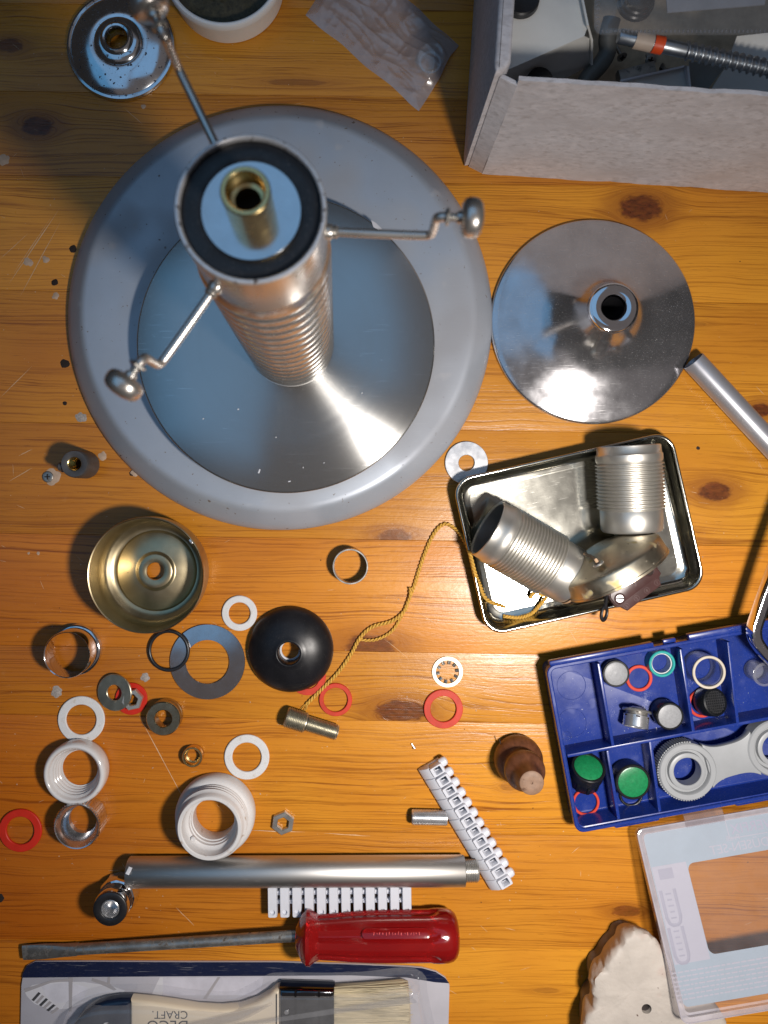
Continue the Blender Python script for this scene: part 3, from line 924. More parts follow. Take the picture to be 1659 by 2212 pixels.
def sheet(pts, th=1.2):
    """folded sheet from 3-D polygon(s) sharing edges; pts: list of polygons of mm points"""
    bm = bmesh.new()
    for poly in pts:
        bm.faces.new([bm.verts.new(p) for p in poly])
    bmesh.ops.remove_doubles(bm, verts=bm.verts, dist=.05)
    bmesh.ops.recalc_face_normals(bm, faces=bm.faces)
    if bm.faces[0].normal.z < 0:
        bmesh.ops.reverse_faces(bm, faces=bm.faces)
    bmesh.ops.solidify(bm, geom=list(bm.faces), thickness=th)
    return bm


z1, z2 = 74.0, 48.0
pa, pb, pd, pe = P(1092, -60, z1), P(1246, -60, z1), P(1270, 56, z1), P(1262, 78, z1)
pf = P(1098, 150, z1)
g1, g2, g3 = P(1276, 140, z2), P(1206, 178, z2), P(1090, 178, z2)
wb = thing('white_bracket', 'folded white metal bracket with black feet at the left end of the box', 'bracket', P(1180, 60, 28))
off = P(1180, 60, 28)
obj('bracket_plate', moved(sheet([[pa, pb, pd, pe, pf], [pf, pe, P(1276, 84, z2 + 14), g1, g2, g3]], 1.4), T(-off)), BRACKET_WHITE, wb)
obj('flange', moved(sheet([[pb, pd, P(1272, 54, z1 + 5), P(1249, -60, z1 + 5)], [pd, P(1276, 84, z2 + 14), P(1281, 86, z2 + 19), P(1272, 54, z1 + 5)], [P(1276, 84, z2 + 14), g1, P(1281, 140, z2 + 5), P(1281, 86, z2 + 19)]], 1.0), T(-off)), BRACKET_WHITE, wb)
obj('rubber_foot', lathe([(0, 3), (6.0, 3.4), (9.2, 3.8), (10, 3), (10.3, 0), (0, 0)], 40), BLACK_RUBBER, wb, P(1124, 2, z1) - off + Vector((0, 0, .3)))
obj('rubber_foot', lathe([(0, 3), (6.0, 3.4), (7.4, 3.0), (7.8, 0), (0, 0)], 40), BLACK_RUBBER, wb, P(1162, 183, z2 + 4) - off + Vector((0, 0, 2)))
single('vinyl_hook', tube(smooth_path([P(1322, 40, 58), P(1312, 80, 55), P(1312, 112, 52), P(1296, 140, 50), P(1270, 168, 47), P(1255, 200, 45)], 6), [5.0] * 30 + [4.6], 14), HOOK_GREY, 'bent dark grey vinyl coated hook in the box beside the white bracket', 'hook', ang=60)


def screw(name, label, p0, p1, r, head, mat, group=None, coarse=False):
    L_ = (Vector(p1) - Vector(p0)).length
    t = thing(name, label, 'screw', p0, None, group)
    M = axisM((0, 0, 0), Vector(p1) - Vector(p0))
    obj('head', lathe([(0, -.2), (head * .5, -.4), (head, .2), (head * .95, .9), (r, 2.2), (0, 2.2)], 24), mat, t, M=M)
    obj('shank', lathe([(0, 1.5)] + [(r, 1.6)] + thread_prof(r, r * .22, L_ * .25, L_ * .92, max(1.1, r * .8)) + [(.1, L_)], 20), mat, t, M=M)
    obj('cross_recess', moved(join(box(head * 1.1, head * .26, .8, 0), box(head * .26, head * 1.1, .8, 0)), M @ T(0, 0, -.35)), HOLE, t)
    return t


screw('wood_screw', 'small dark screw lying on the box floor near the hook', P(1344, 124, 40), P(1330, 98, 36), 1.2, 3.0, DARK_STEEL)
screw('wood_screw', 'long dark screw pointing right under the big lag screw', P(1428, 154, 52), P(1530, 150, 52), 2.0, 4.2, DARK_STEEL)
screw('wood_screw', 'short dark screw next to the tan tape of the lag screw', P(1406, 130, 44), P(1398, 118, 30), 1.4, 3.2, DARK_STEEL)
single('steel_rail', bar([P(1336, 172, 46), P(1412, 152, 46)], 9, 6, 1.2), DARK_STEEL, 'dark steel rail lying in the box above the white channel', 'rail')
wc = thing('white_channel', 'white metal channel piece lying against the box front wall', 'bracket', P(1420, 180, 30))
off = P(1420, 180, 30)
obj('channel_web', moved(sheet([[P(1340, 176, 62), P(1479, 145, 62), P(1487, 235, 62), P(1340, 235, 62)]], 1.2), T(-off)), BRACKET_WHITE, wc)
obj('channel_flange', moved(sheet([[P(1340, 176, 62), P(1479, 145, 62), P(1478, 141, 67), P(1340, 172, 67)], [P(1479, 145, 62), P(1487, 235, 62), P(1494, 235, 67), P(1484, 143, 67)]], 1.0), T(-off)), WHITE_PLASTIC, wc)
gw = thing('grey_bracket', 'dark grey folded plate wedged under the lag screw', 'bracket', P(1540, 170, 30))
off = P(1540, 170, 30)
obj('bracket_plate', moved(sheet([[P(1488, 132, 58), P(1570, 140, 66), P(1500, 230, 50), P(1484, 230, 50)]], 1.0), T(-off)), BRACKET_GREY, gw)
w3 = thing('white_bracket', 'wide white folded bracket at the right edge under the lag screw tip', 'bracket', P(1620, 160, 30))
off = P(1620, 160, 30)
obj('bracket_plate', moved(sheet([[P(1570, 141, 68), P(1592, 78, 76), P(1760, 60, 76), P(1760, 222, 64)], [P(1570, 141, 68), P(1760, 222, 64), P(1760, 300, 46), P(1500, 250, 46)]], 1.2), T(-off)), BRACKET_WHITE, w3)
# lag screw
p0, p1 = P(1336, 78, 92), P(1730, 164, 88)
lg = thing('lag_screw', 'big blued lag screw with an orange price tag across the box', 'screw', p0)
M = axisM((0, 0, 0), p1 - p0)
LL = (p1 - p0).length
obj('shank', lathe([(0, 0), (3.2, 0), (3.6, .6), (3.6, LL * .36), (3.5, LL * .365), (3.35, LL * .37), (3.35, LL * .94), (.2, LL), (0, LL)], 28), LAG, lg, M=M)
hel = []
n = 22 * 16
for i in range(n):
    t = i / n
    z = LL * .36 + t * LL * .60
    a = 2 * math.pi * i / 22
    hel.append((a, z))
rows = []
for (a, z) in hel:
    c, s = math.cos(a), math.sin(a)
    rows.append([(3.3 * c, 3.3 * s, z - 1.1), (4.55 * c, 4.55 * s, z - .22), (4.55 * c, 4.55 * s, z + .22), (3.3 * c, 3.3 * s, z + 1.1)])
obj('screw_thread', loft(rows, closed_u=False), LAG, lg, M=M)
obj('tan_label', lathe([(3.75, 8.6), (4.3, 8.6), (4.3, 18.2), (3.75, 18.2)], 28, wrap=True), TAPE_TAN, lg, M=M)
obj('orange_label', lathe([(3.75, 18.6), (4.35, 18.6), (4.35, 24.0), (3.75, 24.0)], 28, wrap=True), ORANGE, lg, M=M)
# clear blister with dark cap
bz = 114.0
bl = thing('blister_pack', 'clear moulded blister pack lying over the top right corner of the box', 'blister pack', P(1500, 0, 100))
off = P(1500, 0, 100)
cx, cy = 118.0 * 2 / 2, 45.0
A0 = P(1283, 76, bz) - off
W_, H_ = 130.0, 80.0
loops = [rrect(W_, H_, 4, 5, A0.x + W_ / 2, A0.y + H_ / 2, A0.z + z) if i < 3 else rrect(W_ - 2 * i_, H_ - 2 * i_, 4, 5, A0.x + W_ / 2, A0.y + H_ / 2, A0.z + z)
         for i, (i_, z) in enumerate(((0, 0), (0, .6), (0, .61), (3.2, .8), (5.4, 2.75), (7.0, 3.0), (10.5, 6.1), (12.5, 7.9), (20, 8.2)))]
obj('blister_shell', loft(loops, cap1=True), BLISTER, bl)
dots = bmesh.new()
for i in range(58):
    bmesh.ops.create_cube(dots, size=1, matrix=T(A0.x + 4 + i * 2.1, A0.y + 1.4, A0.z + .9) @ Matrix.Diagonal((.8, 1.3, .5, 1)))
for i in range(34):
    bmesh.ops.create_cube(dots, size=1, matrix=T(A0.x + 1.5, A0.y + 4 + i * 2.1, A0.z + .9) @ Matrix.Diagonal((1.5, .7, .5, 1)))
d_ = obj('embossed_edge', dots, CLEAR, bl)
d_['kind'] = 'stuff'
cp = P(1372, 8, 104)
single('black_stopper', lathe([(0, 8), (6, 8), (7.2, 7.2), (7.6, 5.5), (7.4, 5.0), (8.2, 4.4), (8.4, 2.6), (9.2, 2.0), (9.4, 0), (0, 0)], 40), BLACK_PLASTIC, 'glossy black cap seen through the clear blister pack', 'cap', cp - Vector((0, 0, 0)))
single('blister_card', sheet([[P(1436, -40, 103), P(1660, -40, 103), P(1652, 10, 103), P(1442, 27, 103)]], .6), pmat('grey_card', (0.34, 0.35, 0.38), 0.5), 'pale grey card inside the clear blister pack', 'card')

# ------------------------------------------------------------------ chrome trumpet foot at the right, grey tube
q = P(1280, 696, 2)
pr = [(0, .2), (62, .2), (65.6, 0), (66.0, .8), (66.0, 2.4), (65.6, 3.2), (64.6, 3.6)]
for i in range(1, 15):
    t = i / 15
    r = 64.6 - 51.5 * t
    pr.append((r, 3.8 + 12.5 * t ** 1.1 + 17 * t ** 5))
pr += [(12.6, 35), (12.6, 36.4), (14.2, 37.0), (14.9, 38.2), (14.9, 41.2), (14.3, 42.4), (13.0, 43.0), (9.0, 43.0), (7.6, 42.6), (6.9, 41.6), (6.7, 40)]
foot = thing('chrome_lamp_foot', 'wide cone shaped chrome lamp foot with a hollow hub right of the grey base', 'lamp foot', (q.x, q.y, 0))
obj('cone', lathe(pr[:22], 128), CHROME_WORN, foot, ang=50)
obj('hub', lathe([(13.4, 32.4)] + pr[22:], 72), CHROME, foot)
obj('bore', lathe([(6.7, 40.1), (6.7, 10), (0, 9.8)], 40), BLACK_GLOSS, foot)  # black colour stands in for the shade deep in the hub

p0, p1 = P(1497, 779, 7.2), P(1780, 1085, 7.2)
M = axisM((0, 0, 0), p1 - p0)
LL = (p1 - p0).length
single('grey_tube', lathe([(7.1, 0.25), (7.2, .6), (7.2, LL), (6.5, LL), (6.5, .6), (6.6, .25)], 64, wrap=True), GREY_METAL, 'smooth grey metal tube leaving the frame below the chrome cone', 'tube', p0, ang=50)
bpy.context.scene.objects['grey_tube'].data.transform(M)

single('flat_washer', ring(Lm(46.5), Lm(17), 1.6, 64), ZINC_BRIGHT, 'flat zinc washer with a small hole between the big base and the tin tray', 'washer', P(1008, 1000, 1.6) - Vector((0, 0, 1.6)))

# ------------------------------------------------------------------ tin tray
TZ = 14.0
tl, tr, brr, bll = P(983, 1036, TZ), P(1448, 938, TZ), P(1524, 1262, TZ), P(1052, 1375, TZ)
tc = (tl + tr + brr + bll) / 4
ta = math.atan2((tr - tl).y + (brr - bll).y, (tr - tl).x + (brr - bll).x)
TW, TH = ((tr - tl).length + (brr - bll).length) / 2, ((bll - tl).length + (brr - tr).length) / 2
tray = thing('tin_tray', 'shallow rounded tin tray holding the twin socket fitting', 'tray', (tc.x, tc.y, 0), (0, 0, ta))
lp = [(0, 11.0, 12.2), (-.9, 12, 12.0), (-1.2, 13.2, 12.2), (-.6, 14.1, 12), (.4, 14.1, 11.6), (1.1, 13.2, 11), (1.6, 11, 10.6), (2.0, 6.5, 10.2), (2.6, 4.4, 9.8), (4.0, 2.6, 9), (6.2, 1.7, 8), (7.6, 1.6, 8), (8.4, 1.3, 8), (9.4, 1.2, 7.5), (30, 1.15, 6)]
loops = [rrect(TW - 2 * i, TH - 2 * i, r, 8, 0, 0, z) for i, z, r in lp]
out = [rrect(TW - 2 * i, TH - 2 * i, r, 8, 0, 0, z) for i, z, r in ((9, .2, 8), (4, .6, 9), (2, 2.4, 10), (.9, 7, 11.5))]
bm = loft([rrect(TW - 60, TH - 60, 6, 8, 0, 0, .25)] + out + loops, cap0=True, cap1=True)
obj('tray_shell', bm, TIN, tray, ang=60)

# ------------------------------------------------------------------ twin socket fitting lying in the tray
fz = 21.0
fo = P(1330, 1210, 0)
fit = thing('twin_socket_fitting', 'old double lamp socket fitting with ribbed shells lying in the tin tray', 'lamp fitting', fo)


def socket(p_open, p_back, rr, nrib):
    p_open, p_back = p_open - fo, p_back - fo
    L_ = (p_back - p_open).length
    M = axisM(p_open, p_back)
    k = L_ / 60.0
    sh = obj('lamp_socket', lathe([(rr * .95, 10.5 * k)] + thread_prof(rr * 1.0, 1.35, 11 * k, 41 * k, 31 * k / nrib) + [(rr * .90, 41.3 * k), (rr * .92, 42 * k), (rr * .91, 54 * k), (rr * .86, 55.5 * k), (rr * .5, 56 * k), (0, 56 * k)], 72), NICKEL, fit, M=M)
    obj('collar', lathe([(rr * .88, 0.4), (rr * .90, 0), (rr * .93, .4), (rr * .94, 5 * k), (rr * .98, 6 * k), (rr * .98, 9.4 * k), (rr * .95, 10.8 * k), (rr * .86, 10.8 * k), (rr * .85, 1)], 72, wrap=True), NICKEL, sh, M=M)
    obj('porcelain_core', lathe([(rr * .85, 9 * k), (rr * .84, 26 * k), (rr * .3, 27 * k), (0, 27 * k)], 48), DARK_STEEL, sh, M=M)
    return sh, M, k


s1, M1, k1 = socket(P(1357, 962, 22.5), P(1366, 1162, 20.5), 20.3, 13)
obj('neck', lathe([(0, 55.8 * k1), (11.5, 55.8 * k1), (10.5, 58 * k1), (9.6, 60 * k1), (9.8, 64 * k1), (0, 64 * k1)], 40), CANOPY, s1, M=M1)
s2, M2, k2 = socket(P(1052, 1140, 25.0), P(1252, 1256, 19.5), 20.3, 17)
obj('fibre_ring', lathe(ring_prof(17.2, 9, 1.4, .2, 56.6 * k2), 48, wrap=True), CARDRING, s2, M=M2)
obj('fibre_ring', lathe(ring_prof(16.2, 9, 1.2, .2, 59.0 * k2), 48, wrap=True), BLACK_RUBBER, s2, M=M2)
obj('neck', lathe([(9.0, 55.6 * k2), (9, 66 * k2), (0, 66 * k2)], 32), CANOPY, s2, M=M2)
# canopy: shallow bowl lying on its edge, back towards the sockets, mouth down and to the lower right
ca = P(1333, 1238, 30) - fo
cdir = Vector((-0.505, 0.86, -0.02)).normalized()
Mc = axisM(ca, ca + cdir)
obj('canopy', lathe([(31.6, -.6), (32.4, -.9), (33.0, -.6), (33.0, .6), (32.7, 1.0), (32.4, 8.4), (31.9, 9.6), (30.6, 10.8), (27, 12.6), (14, 18.6), (11, 19.4), (0, 19.6), (0, 18.8), (11, 18.6), (14, 17.8), (26.6, 11.8), (30, 9.8), (31.4, 8), (31.7, 1.0)], 96), CANOPY, fit, M=Mc, ang=32)
for (X, Y) in ((1288, 1224),):
    e = P(X, Y, 33) - fo
def on_plane(X, Y, M, zl):
    """local point where the line of sight through X, Y meets the plane z = zl of frame M (fitting coordinates)"""
    Mi_ = M.inverted()
    a = Mi_ @ (Vector((0, 0, CAMZ)) - fo)
    b_ = Mi_ @ (P(X, Y, 0) - fo)
    t = (zl - a.z) / (b_.z - a.z)
    return a.lerp(b_, t)


gp = on_plane(1293, 1219, Mc, 15.6)
obj('cord_grommet', moved(torus(2.7, .7, 28, 8), Mc @ T(gp.x, gp.y, 15.8)), NICKEL, fit)
obj('cord_grommet_hole', moved(disc(2.5, .3, 24, .05), Mc @ T(gp.x, gp.y, 15.6)), HOLE, fit)
obj('pull_cord_stub', tube([(Mc @ Vector((gp.x, gp.y, 15))), (Mc @ Vector((gp.x, gp.y, 18.5))), P(1278, 1203, 40) - fo, P(1262, 1196, 36) - fo], 1.0, 10), CARDRING, fit)
# brown terminal block
tb0, tb1, tb2 = P(1318, 1290, 17), P(1402, 1226, 17), P(1344, 1325, 17)
ux = (tb1 - tb0).normalized()
uy = (tb2 - tb0) - ux * (tb2 - tb0).dot(ux)
wx, wy = (tb1 - tb0).length, uy.length
uy.normalize()
uz = ux.cross(uy)
if uz.z < 0:
    uz = -uz
Mb = Matrix(((ux.x, uy.x, uz.x, tb0.x - fo.x), (ux.y, uy.y, uz.y, tb0.y - fo.y), (ux.z, uy.z, uz.z, 17.0), (0, 0, 0, 1))) @ T(0, -2, 0)
wx += 3
wy += 3
blk = obj('terminal_block', moved(prism([(0, 0), (wx, 0), (wx + 1.5, 3), (wx + 1.0, wy * .62), (wx - 1.5, wy * .70), (wx - 3.5, wy), (3.5, wy), (1.5, wy * .72), (-1, wy * .62), (-1, 3)], -10, 0, .8), Mb), BAKELITE, fit)
obj('raised_plate', moved(prism([(1.5, -.5), (wx - 1.5, -.5), (wx + .3, 2), (wx + .3, wy * .56), (wx - 2, wy * .60), (2, wy * .60), (-.3, wy * .56), (-.3, 2)], -.4, 1.3, .5), Mb), BAKELITE, blk)
for (a, c, m_, kk) in ((4.0, wy * .38, ZINC_BRIGHT, 0), (wx - 4.6, wy * .22, HOLE, 1)):
    obj('screw_well', moved(torus(3.0, .55, 28, 8), Mb @ T(a, c, 1.35)), BAKELITE, blk)
    obj('terminal_screw', moved(disc(2.6, .5, 24, .15), Mb @ T(a, c, 1.0)), m_, blk)
    if not kk:
        obj('screw_slot', moved(box(4.8, .7, .3, 0, (0, 0, .0)), Mb @ T(a, c, 1.56) @ RZ(35)), HOLE, blk)
for a in (wx * .18, wx * .80):
    obj('terminal_screw', moved(disc(1.9, .6, 20, .15), Mb @ T(a, -.6, 1.2)), BRASS, blk)
tri = [(0, 1.9), (-1.75, -1.2), (1.75, -1.2)]
obj('triangle_mark', moved(join(*[bar([(tri[i][0], tri[i][1], 0), (tri[(i + 1) % 3][0], tri[(i + 1) % 3][1], 0)], .35, .25, .08) for i in range(3)]), Mb @ T(wx * .5, wy * .26, 1.38)), pmat('brown_relief', (0.10, 0.05, 0.048), 0.4), blk)
for i, a in enumerate((.14, .38, .62, .86)):
    obj('number_ring', moved(torus(1.7, .16, 24, 6), Mb @ T(wx * a, wy * .80, .05)), bpy.data.materials['brown_relief'], blk)
    text_mesh(str((7, 2, 8, 5)[i]), 2.3, bpy.data.materials['brown_relief'], blk, Mb @ T(wx * a, wy * .80, .05), 'number', ext=.05)
obj('cable_loop', moved(join(torus(3.0, 1.1, 28, 10), box(2.2, 7, 2.2, .6, (0, 5.5, 0))), T(P(1305, 1325, 16) - fo) @ RZ(-8) @ RY(32) @ Matrix.Diagonal((.85, 1.35, 1, 1))), BLACK_RUBBER, fit)
obj('inner_wire', tube(smooth_path([P(1330, 1310, 13) - fo, P(1322, 1297, 14) - fo, P(1316, 1278, 16) - fo]), .9, 8), CARDRING, fit)


# ------------------------------------------------------------------ twisted yellow cords
def twisted(path, r=.80, pitch=5.0, k=10):
    pts = smooth_path(path, k)
    dense = []
    for i in range(len(pts) - 1):
        n = max(2, int((pts[i + 1] - pts[i]).length / .38))
        for j in range(n):
            dense.append(pts[i].lerp(pts[i + 1], j / n))
    dense.append(pts[-1])
    fr = frames(dense)
    s, out = 0.0, []
    A, B = [], []
    for i, (p, d, sd, u) in enumerate(fr):
        if i:
            s += (dense[i] - dense[i - 1]).length
        a = 2 * math.pi * s / pitch
        o_ = sd * math.cos(a) * r * .85 + u * math.sin(a) * r * .85
        A.append(p + o_)
        B.append(p - o_)
    return A, B


cd = thing('pull_cord', 'long twisted yellow cord running from the tray rim across the bench', 'cord', P(900, 1250))
off = P(900, 1250)
path = [P(1092, 1312, 3.0), P(1052, 1295, 3.5), P(1036, 1262, 9), P(1026, 1236, 15.4), P(1016, 1200, 14.6), P(1004, 1170, 9), P(988, 1147, 3), P(962, 1132, 1.4), P(938, 1152, 1.4), P(914, 1206, 1.4), P(896, 1262, 1.4), P(882, 1298, 1.6), P(872, 1322, 1.8), P(846, 1342, 1.6), P(805, 1354, 1.4), P(778, 1378, 1.4), P(757, 1416, 1.4), P(728, 1456, 1.4), P(696, 1488, 1.4), P(662, 1522, 1.4)]
A, B = twisted(path)
obj('strand', tube([p - off for p in A], .66, 7), CORD, cd)
obj('strand', tube([p - off for p in B], .66, 7), CORD, cd)
path = [P(886, 1270, 2.6), P(886, 1288, 2.8), P(880, 1304, 2.2), P(866, 1334, 1.4), P(846, 1364, 1.4), P(815, 1381, 1.4), P(788, 1383, 1.4), P(776, 1379, 1.6)]
A, B = twisted(path, .62)
obj('strand', tube([p - off for p in A], .55, 6), CORD, cd)
obj('strand', tube([p - off for p in B], .55, 6), CORD, cd)
for i in range(7):
    a = random.Random(i)
    obj('frayed_thread', tube(smooth_path([P(664, 1518, 1.2) - off, P(656 + a.uniform(-6, 6), 1530 + a.uniform(-4, 4), .9) - off, P(650 + a.uniform(-12, 9), 1538 + a.uniform(-6, 6), .4) - off], 4), .16, 5), CORD, cd)
cd2 = thing('cord_end', 'short knotted piece of yellow cord lying inside the tin tray', 'cord', P(1140, 1310))
off = P(1140, 1310)
A, B = twisted([P(1192, 1268, 12), P(1180, 1290, 7), P(1165, 1308, 4.5), P(1148, 1325, 3.6), P(1122, 1334, 3.4), P(1088, 1331, 3.2)], .75, 3.8)
obj('strand', tube([p - off for p in A], .75, 6), CORD, cd2)
obj('strand', tube([p - off for p in B], .75, 6), CORD, cd2)
A, B = twisted([P(1178, 1284, 8), P(1170, 1272, 9), P(1160, 1276, 8.4), P(1150, 1284, 6.4), P(1146, 1292, 4)], .8, 3)
obj('knot', join(tube([p - off for p in A], .8, 6), tube([p - off for p in B], .8, 6), moved(torus(1.7, .9, 20, 8), T(P(1172, 1282, 8) - off) @ RX(35))), CORD, cd2)

# ------------------------------------------------------------------ blue compartment case
CZ = 20.0
c0, cu, cv = P(1179, 1440, CZ), P(1659, 1352, CZ), P(1237, 1803, CZ)
ca = math.atan2((cu - c0).y, (cu - c0).x)
CD = (cv - c0).length
co = Vector((c0.x, c0.y, 0))
case = thing('blue_case', 'open blue plastic sorting case with divided compartments on the right', 'sorting case', co, (0, 0, ca))
Mi = (T(co) @ Matrix.Rotation(ca, 4, 'Z')).inverted()


def C(X, Y, z):
    """reference position to the case's own frame (x right along the hinge, y negative towards the viewer)"""
    return Mi @ P(X, Y, z)


def Z2(zx, zy):
    return (1140.5 + zx * .3125, 1330.6 + zy * .3125)


CW = 176.0
fl = 2.0
lps = [(2.2, .3, 4), (1.6, 1, 4.4), (1.0, 12, 4.8), (.9, 14.6, 5), (0, 15.2, 5.6), (0, CZ - .5, 5.6), (.5, CZ, 5.4), (1.9, CZ, 4.6), (2.2, CZ - .4, 4.4), (2.3, CZ - 1.6, 4.2), (2.9, CZ - 1.8, 3.6), (3.0, CZ - 2.4, 3.4), (3.1, 5, 3), (3.4, 2.5, 2.4), (4.0, fl, 2)]
obj('case_tray', loft([rrect(CW - 2 * i, CD - 2 * i, r, 6, CW / 2, -CD / 2, z) for i, z, r in lps], cap0=True, cap1=True), BLUE_PLASTIC, case)
DH = CZ - 3.0
for (a, c) in (((490, 330), (592, 915)), ((1060, 230), (1147, 812)), ((1388, 180), (1452, 745)), ((553, 932), (632, 1425)), ((848, 868), (918, 1392))):
    p, q = C(*Z2(*a), DH), C(*Z2(*c), DH)
    d = q - p
    M = T(p.x, p.y, 0) @ Matrix.Rotation(math.atan2(d.y, d.x), 4, 'Z')
    obj('divider', moved(prism([(0, -1.0), (d.length, -1.0), (d.length, 1.0), (0, 1.0)], fl - .2, DH, .5), M), BLUE_PLASTIC, case)
p, q = C(*Z2(236, 975), DH), C(*Z2(1900, 672), DH)
d = q - p
p.x = 3.8
obj('divider', moved(prism([(0, -1.0), (d.length, -1.0), (d.length, 1.0), (0, 1.0)], fl - .2, DH + .3, .5), T(p.x, p.y, 0) @ Matrix.Rotation(0.004, 4, 'Z')), BLUE_PLASTIC, case)
p, q = C(*Z2(1659, 200), DH), C(*Z2(1700, 690), DH)
obj('divider', box(2, abs(q.y - p.y), DH, .5, (p.x + 9, (p.y + q.y) / 2, DH / 2 + .8)), BLUE_PLASTIC, case)
# raised lip pieces, hinge lugs and latch bars
for (a, c, dy, h, w_) in (((150, 330), (872, 205), 1.2, CZ, 3.0), ((1115, 165), (2000, 0), 1.6, CZ + .4, 4.0)):
    p, q = C(*Z2(*a), CZ), C(*Z2(*c), CZ)
    obj('hinge_lip', box(q.x - p.x, w_, 5, .7, ((p.x + q.x) / 2, dy, h - 2.6)), BLUE_PLASTIC, case)
p = C(*Z2(990, 195), CZ)
obj('hinge_lug', box(8, 2.6, 3, .6, (p.x, 1.4, CZ - 3)), BLUE_PLASTIC, case)
for (a, c) in (((590, 1470), (905, 1415)), ((1420, 1300), (2100, 1180))):
    p, q = C(*Z2(*a), 12), C(*Z2(*c), 12)
    obj('latch_bar', box(q.x - p.x, 4.6, 7, 1.6, ((p.x + q.x) / 2, -CD - 1.6, 12)), BLUE_PLASTIC, case)
for (X, Y, r) in ((300, 480, 9.2), (305, 740, 9.2), (270, 830, 2.8), (1230, 330, 8)):
    p = C(*Z2(X, Y), fl)
    obj('moulded_ring', moved(torus(r, .22, 40, 6), T(p.x, p.y, fl + .02)), BLUE_PLASTIC, case)


def inC(zx, zy, z, base):
    """world point under something seen at zoom position zx, zy and height z; returns point at height base"""
    p = P(*Z2(zx, zy), z)
    return Vector((p.x, p.y, base))


FL = fl + .1
zk = .3125 * PXMM * .96


def aerator(name, label, zx, zy, r, h, body, face, group=None, tilt=None):
    t = thing(name, label, 'aerator', inC(zx, zy, h + FL, FL), tilt, group)
    obj('body', lathe([(0, 0), (r * .9, 0), (r * .95, .4), (r * .95, h * .5), (r * 1.05, h * .55), (r * 1.05, h - .6), (r * 1.0, h), (r * .9, h), (r * .9, h - .6), (0, h - .6)], 56), body, t)
    obj('screen', lathe([(0, h - .5), (r * .88, h - .5), (r * .885, h - .15), (r * .8, h + .12), (r * .35, h + .16), (r * .08, h + .2), (0, h + .3)], 56), face, t)
    bmr = bmesh.new()
    for i in range(10):
        a = 2 * math.pi * i / 10 + .3
        bmesh.ops.create_icosphere(bmr, subdivisions=1, radius=.16, matrix=T(r * .5 * math.cos(a), r * .5 * math.sin(a), h + .15))
    obj('pin_dots', bmr, face, t)
    return t


aerator('tap_aerator', 'grey topped round aerator beside the orange ring and teal ring', 610, 400, 92 * zk, 6.0, BLACK_PLASTIC, GREY_MESH)
aerator('tap_aerator', 'grey topped black aerator next to the silver cap on its side', 983, 695, 92 * zk, 13.0, BLACK_PLASTIC, GREY_MESH)
aerator('tap_aerator', 'big green topped round aerator facing up', 728, 1150, 118 * zk, 13.0, BLACK_PLASTIC, GREEN_MESH)
single('sealing_ring', ring(95 * zk, 73 * zk, 1.6), RED_FIBRE, 'orange red ring tucked beside the grey aerator in the blue case', 'sealing ring', inC(770, 432, FL + 1.6, FL))
tr_ = thing('teal_bushing', 'short teal ring with a white inside in the blue case', 'bushing', inC(925, 330, 9, FL))
obj('teal_shell', ring(93 * zk, 74 * zk, 8, c=.5), TEAL, tr_)
obj('white_liner', lathe(ring_prof(73.5 * zk, 66 * zk, 6.6, .2), 48, wrap=True), WHITE_NYLON, tr_)
cr = thing('clear_bushing', 'clear plastic cylinder topped by a beige ring in the blue case', 'bushing', inC(1245, 386, 17, FL))
obj('clear_sleeve', lathe(ring_prof(112 * zk, 92 * zk, 15.0, .5), 56, wrap=True), CLEAR, cr)
obj('beige_ring', lathe(ring_prof(115 * zk, 97 * zk, 1.6, .3, 15.05), 56, wrap=True), BEIGE, cr)
# black mesh aerator on a red washer, lying slightly tipped
single('sealing_ring', ring(100 * zk, 80 * zk, 2.0), RED_FIBRE, 'orange red ring under the tipped black mesh aerator', 'sealing ring', inC(1205, 607, FL + 2, FL))
bk = thing('mesh_aerator', 'black aerator with a square mesh top beside the divider', 'aerator', inC(1262, 616, 12, FL + 2.2) , (R(-14), R(16), 0))
obj('body', lathe([(0, 0), (8.6, 0), (9.0, .6), (9.0, 8), (8.6, 9.4), (7.6, 9.8), (7.2, 9.2), (0, 9.2)], 48), BLACK_PLASTIC, bk)
mb = bmesh.new()
for i in range(-4, 5):
    l = 2 * math.sqrt(max(0, 7.0 ** 2 - (i * 1.55) ** 2))
    if l > .5:
        bmesh.ops.create_cube(mb, size=1, matrix=T(i * 1.55, 0, 9.45) @ Matrix.Diagonal((.5, l, .5, 1)))
        bmesh.ops.create_cube(mb, size=1, matrix=T(0, i * 1.55, 9.5) @ Matrix.Diagonal((l, .5, .5, 1)))
obj('mesh_grid', mb, pmat('dark_mesh', (0.03, 0.03, 0.032), 0.25), bk)
# silver cap on its side
sc = thing('slotted_insert', 'silver slotted metal cap lying on its side in the blue case', 'cap', inC(755, 690, 11, FL))
Ms = T(0, 0, 7.6) @ RZ(-12) @ RX(72)
obj('cap_shell', lathe([(7.2, 0), (7.7, .2), (7.7, 7.2), (7.2, 7.6), (6.8, 7.2), (6.8, .3)], 48, wrap=True), ZINC_BRIGHT, sc, M=Ms)
obj('cap_flange', lathe([(5, -3.6), (8.6, -3.4), (9.0, -2.6), (8.6, -1.9), (5, -1.7)], 48, wrap=True), STEEL, sc, M=Ms)
obj('cap_dome', lathe([(5.2, -3.5), (4.8, -4.4), (3, -5.2), (0, -5.4)], 40), WHITE_PLASTIC, sc, M=Ms)
for i in range(6):
    a = i * 60 + 15
    obj('slot', moved(box(2.4, .8, .9, .1, (0, -7.45, 1.0)), Ms @ RZ(a)), HOLE, sc)
obj('cap_lining', lathe([(6.6, -1.8), (6.6, 6), (0, 6)], 32), DARK_STEEL, sc, M=Ms)
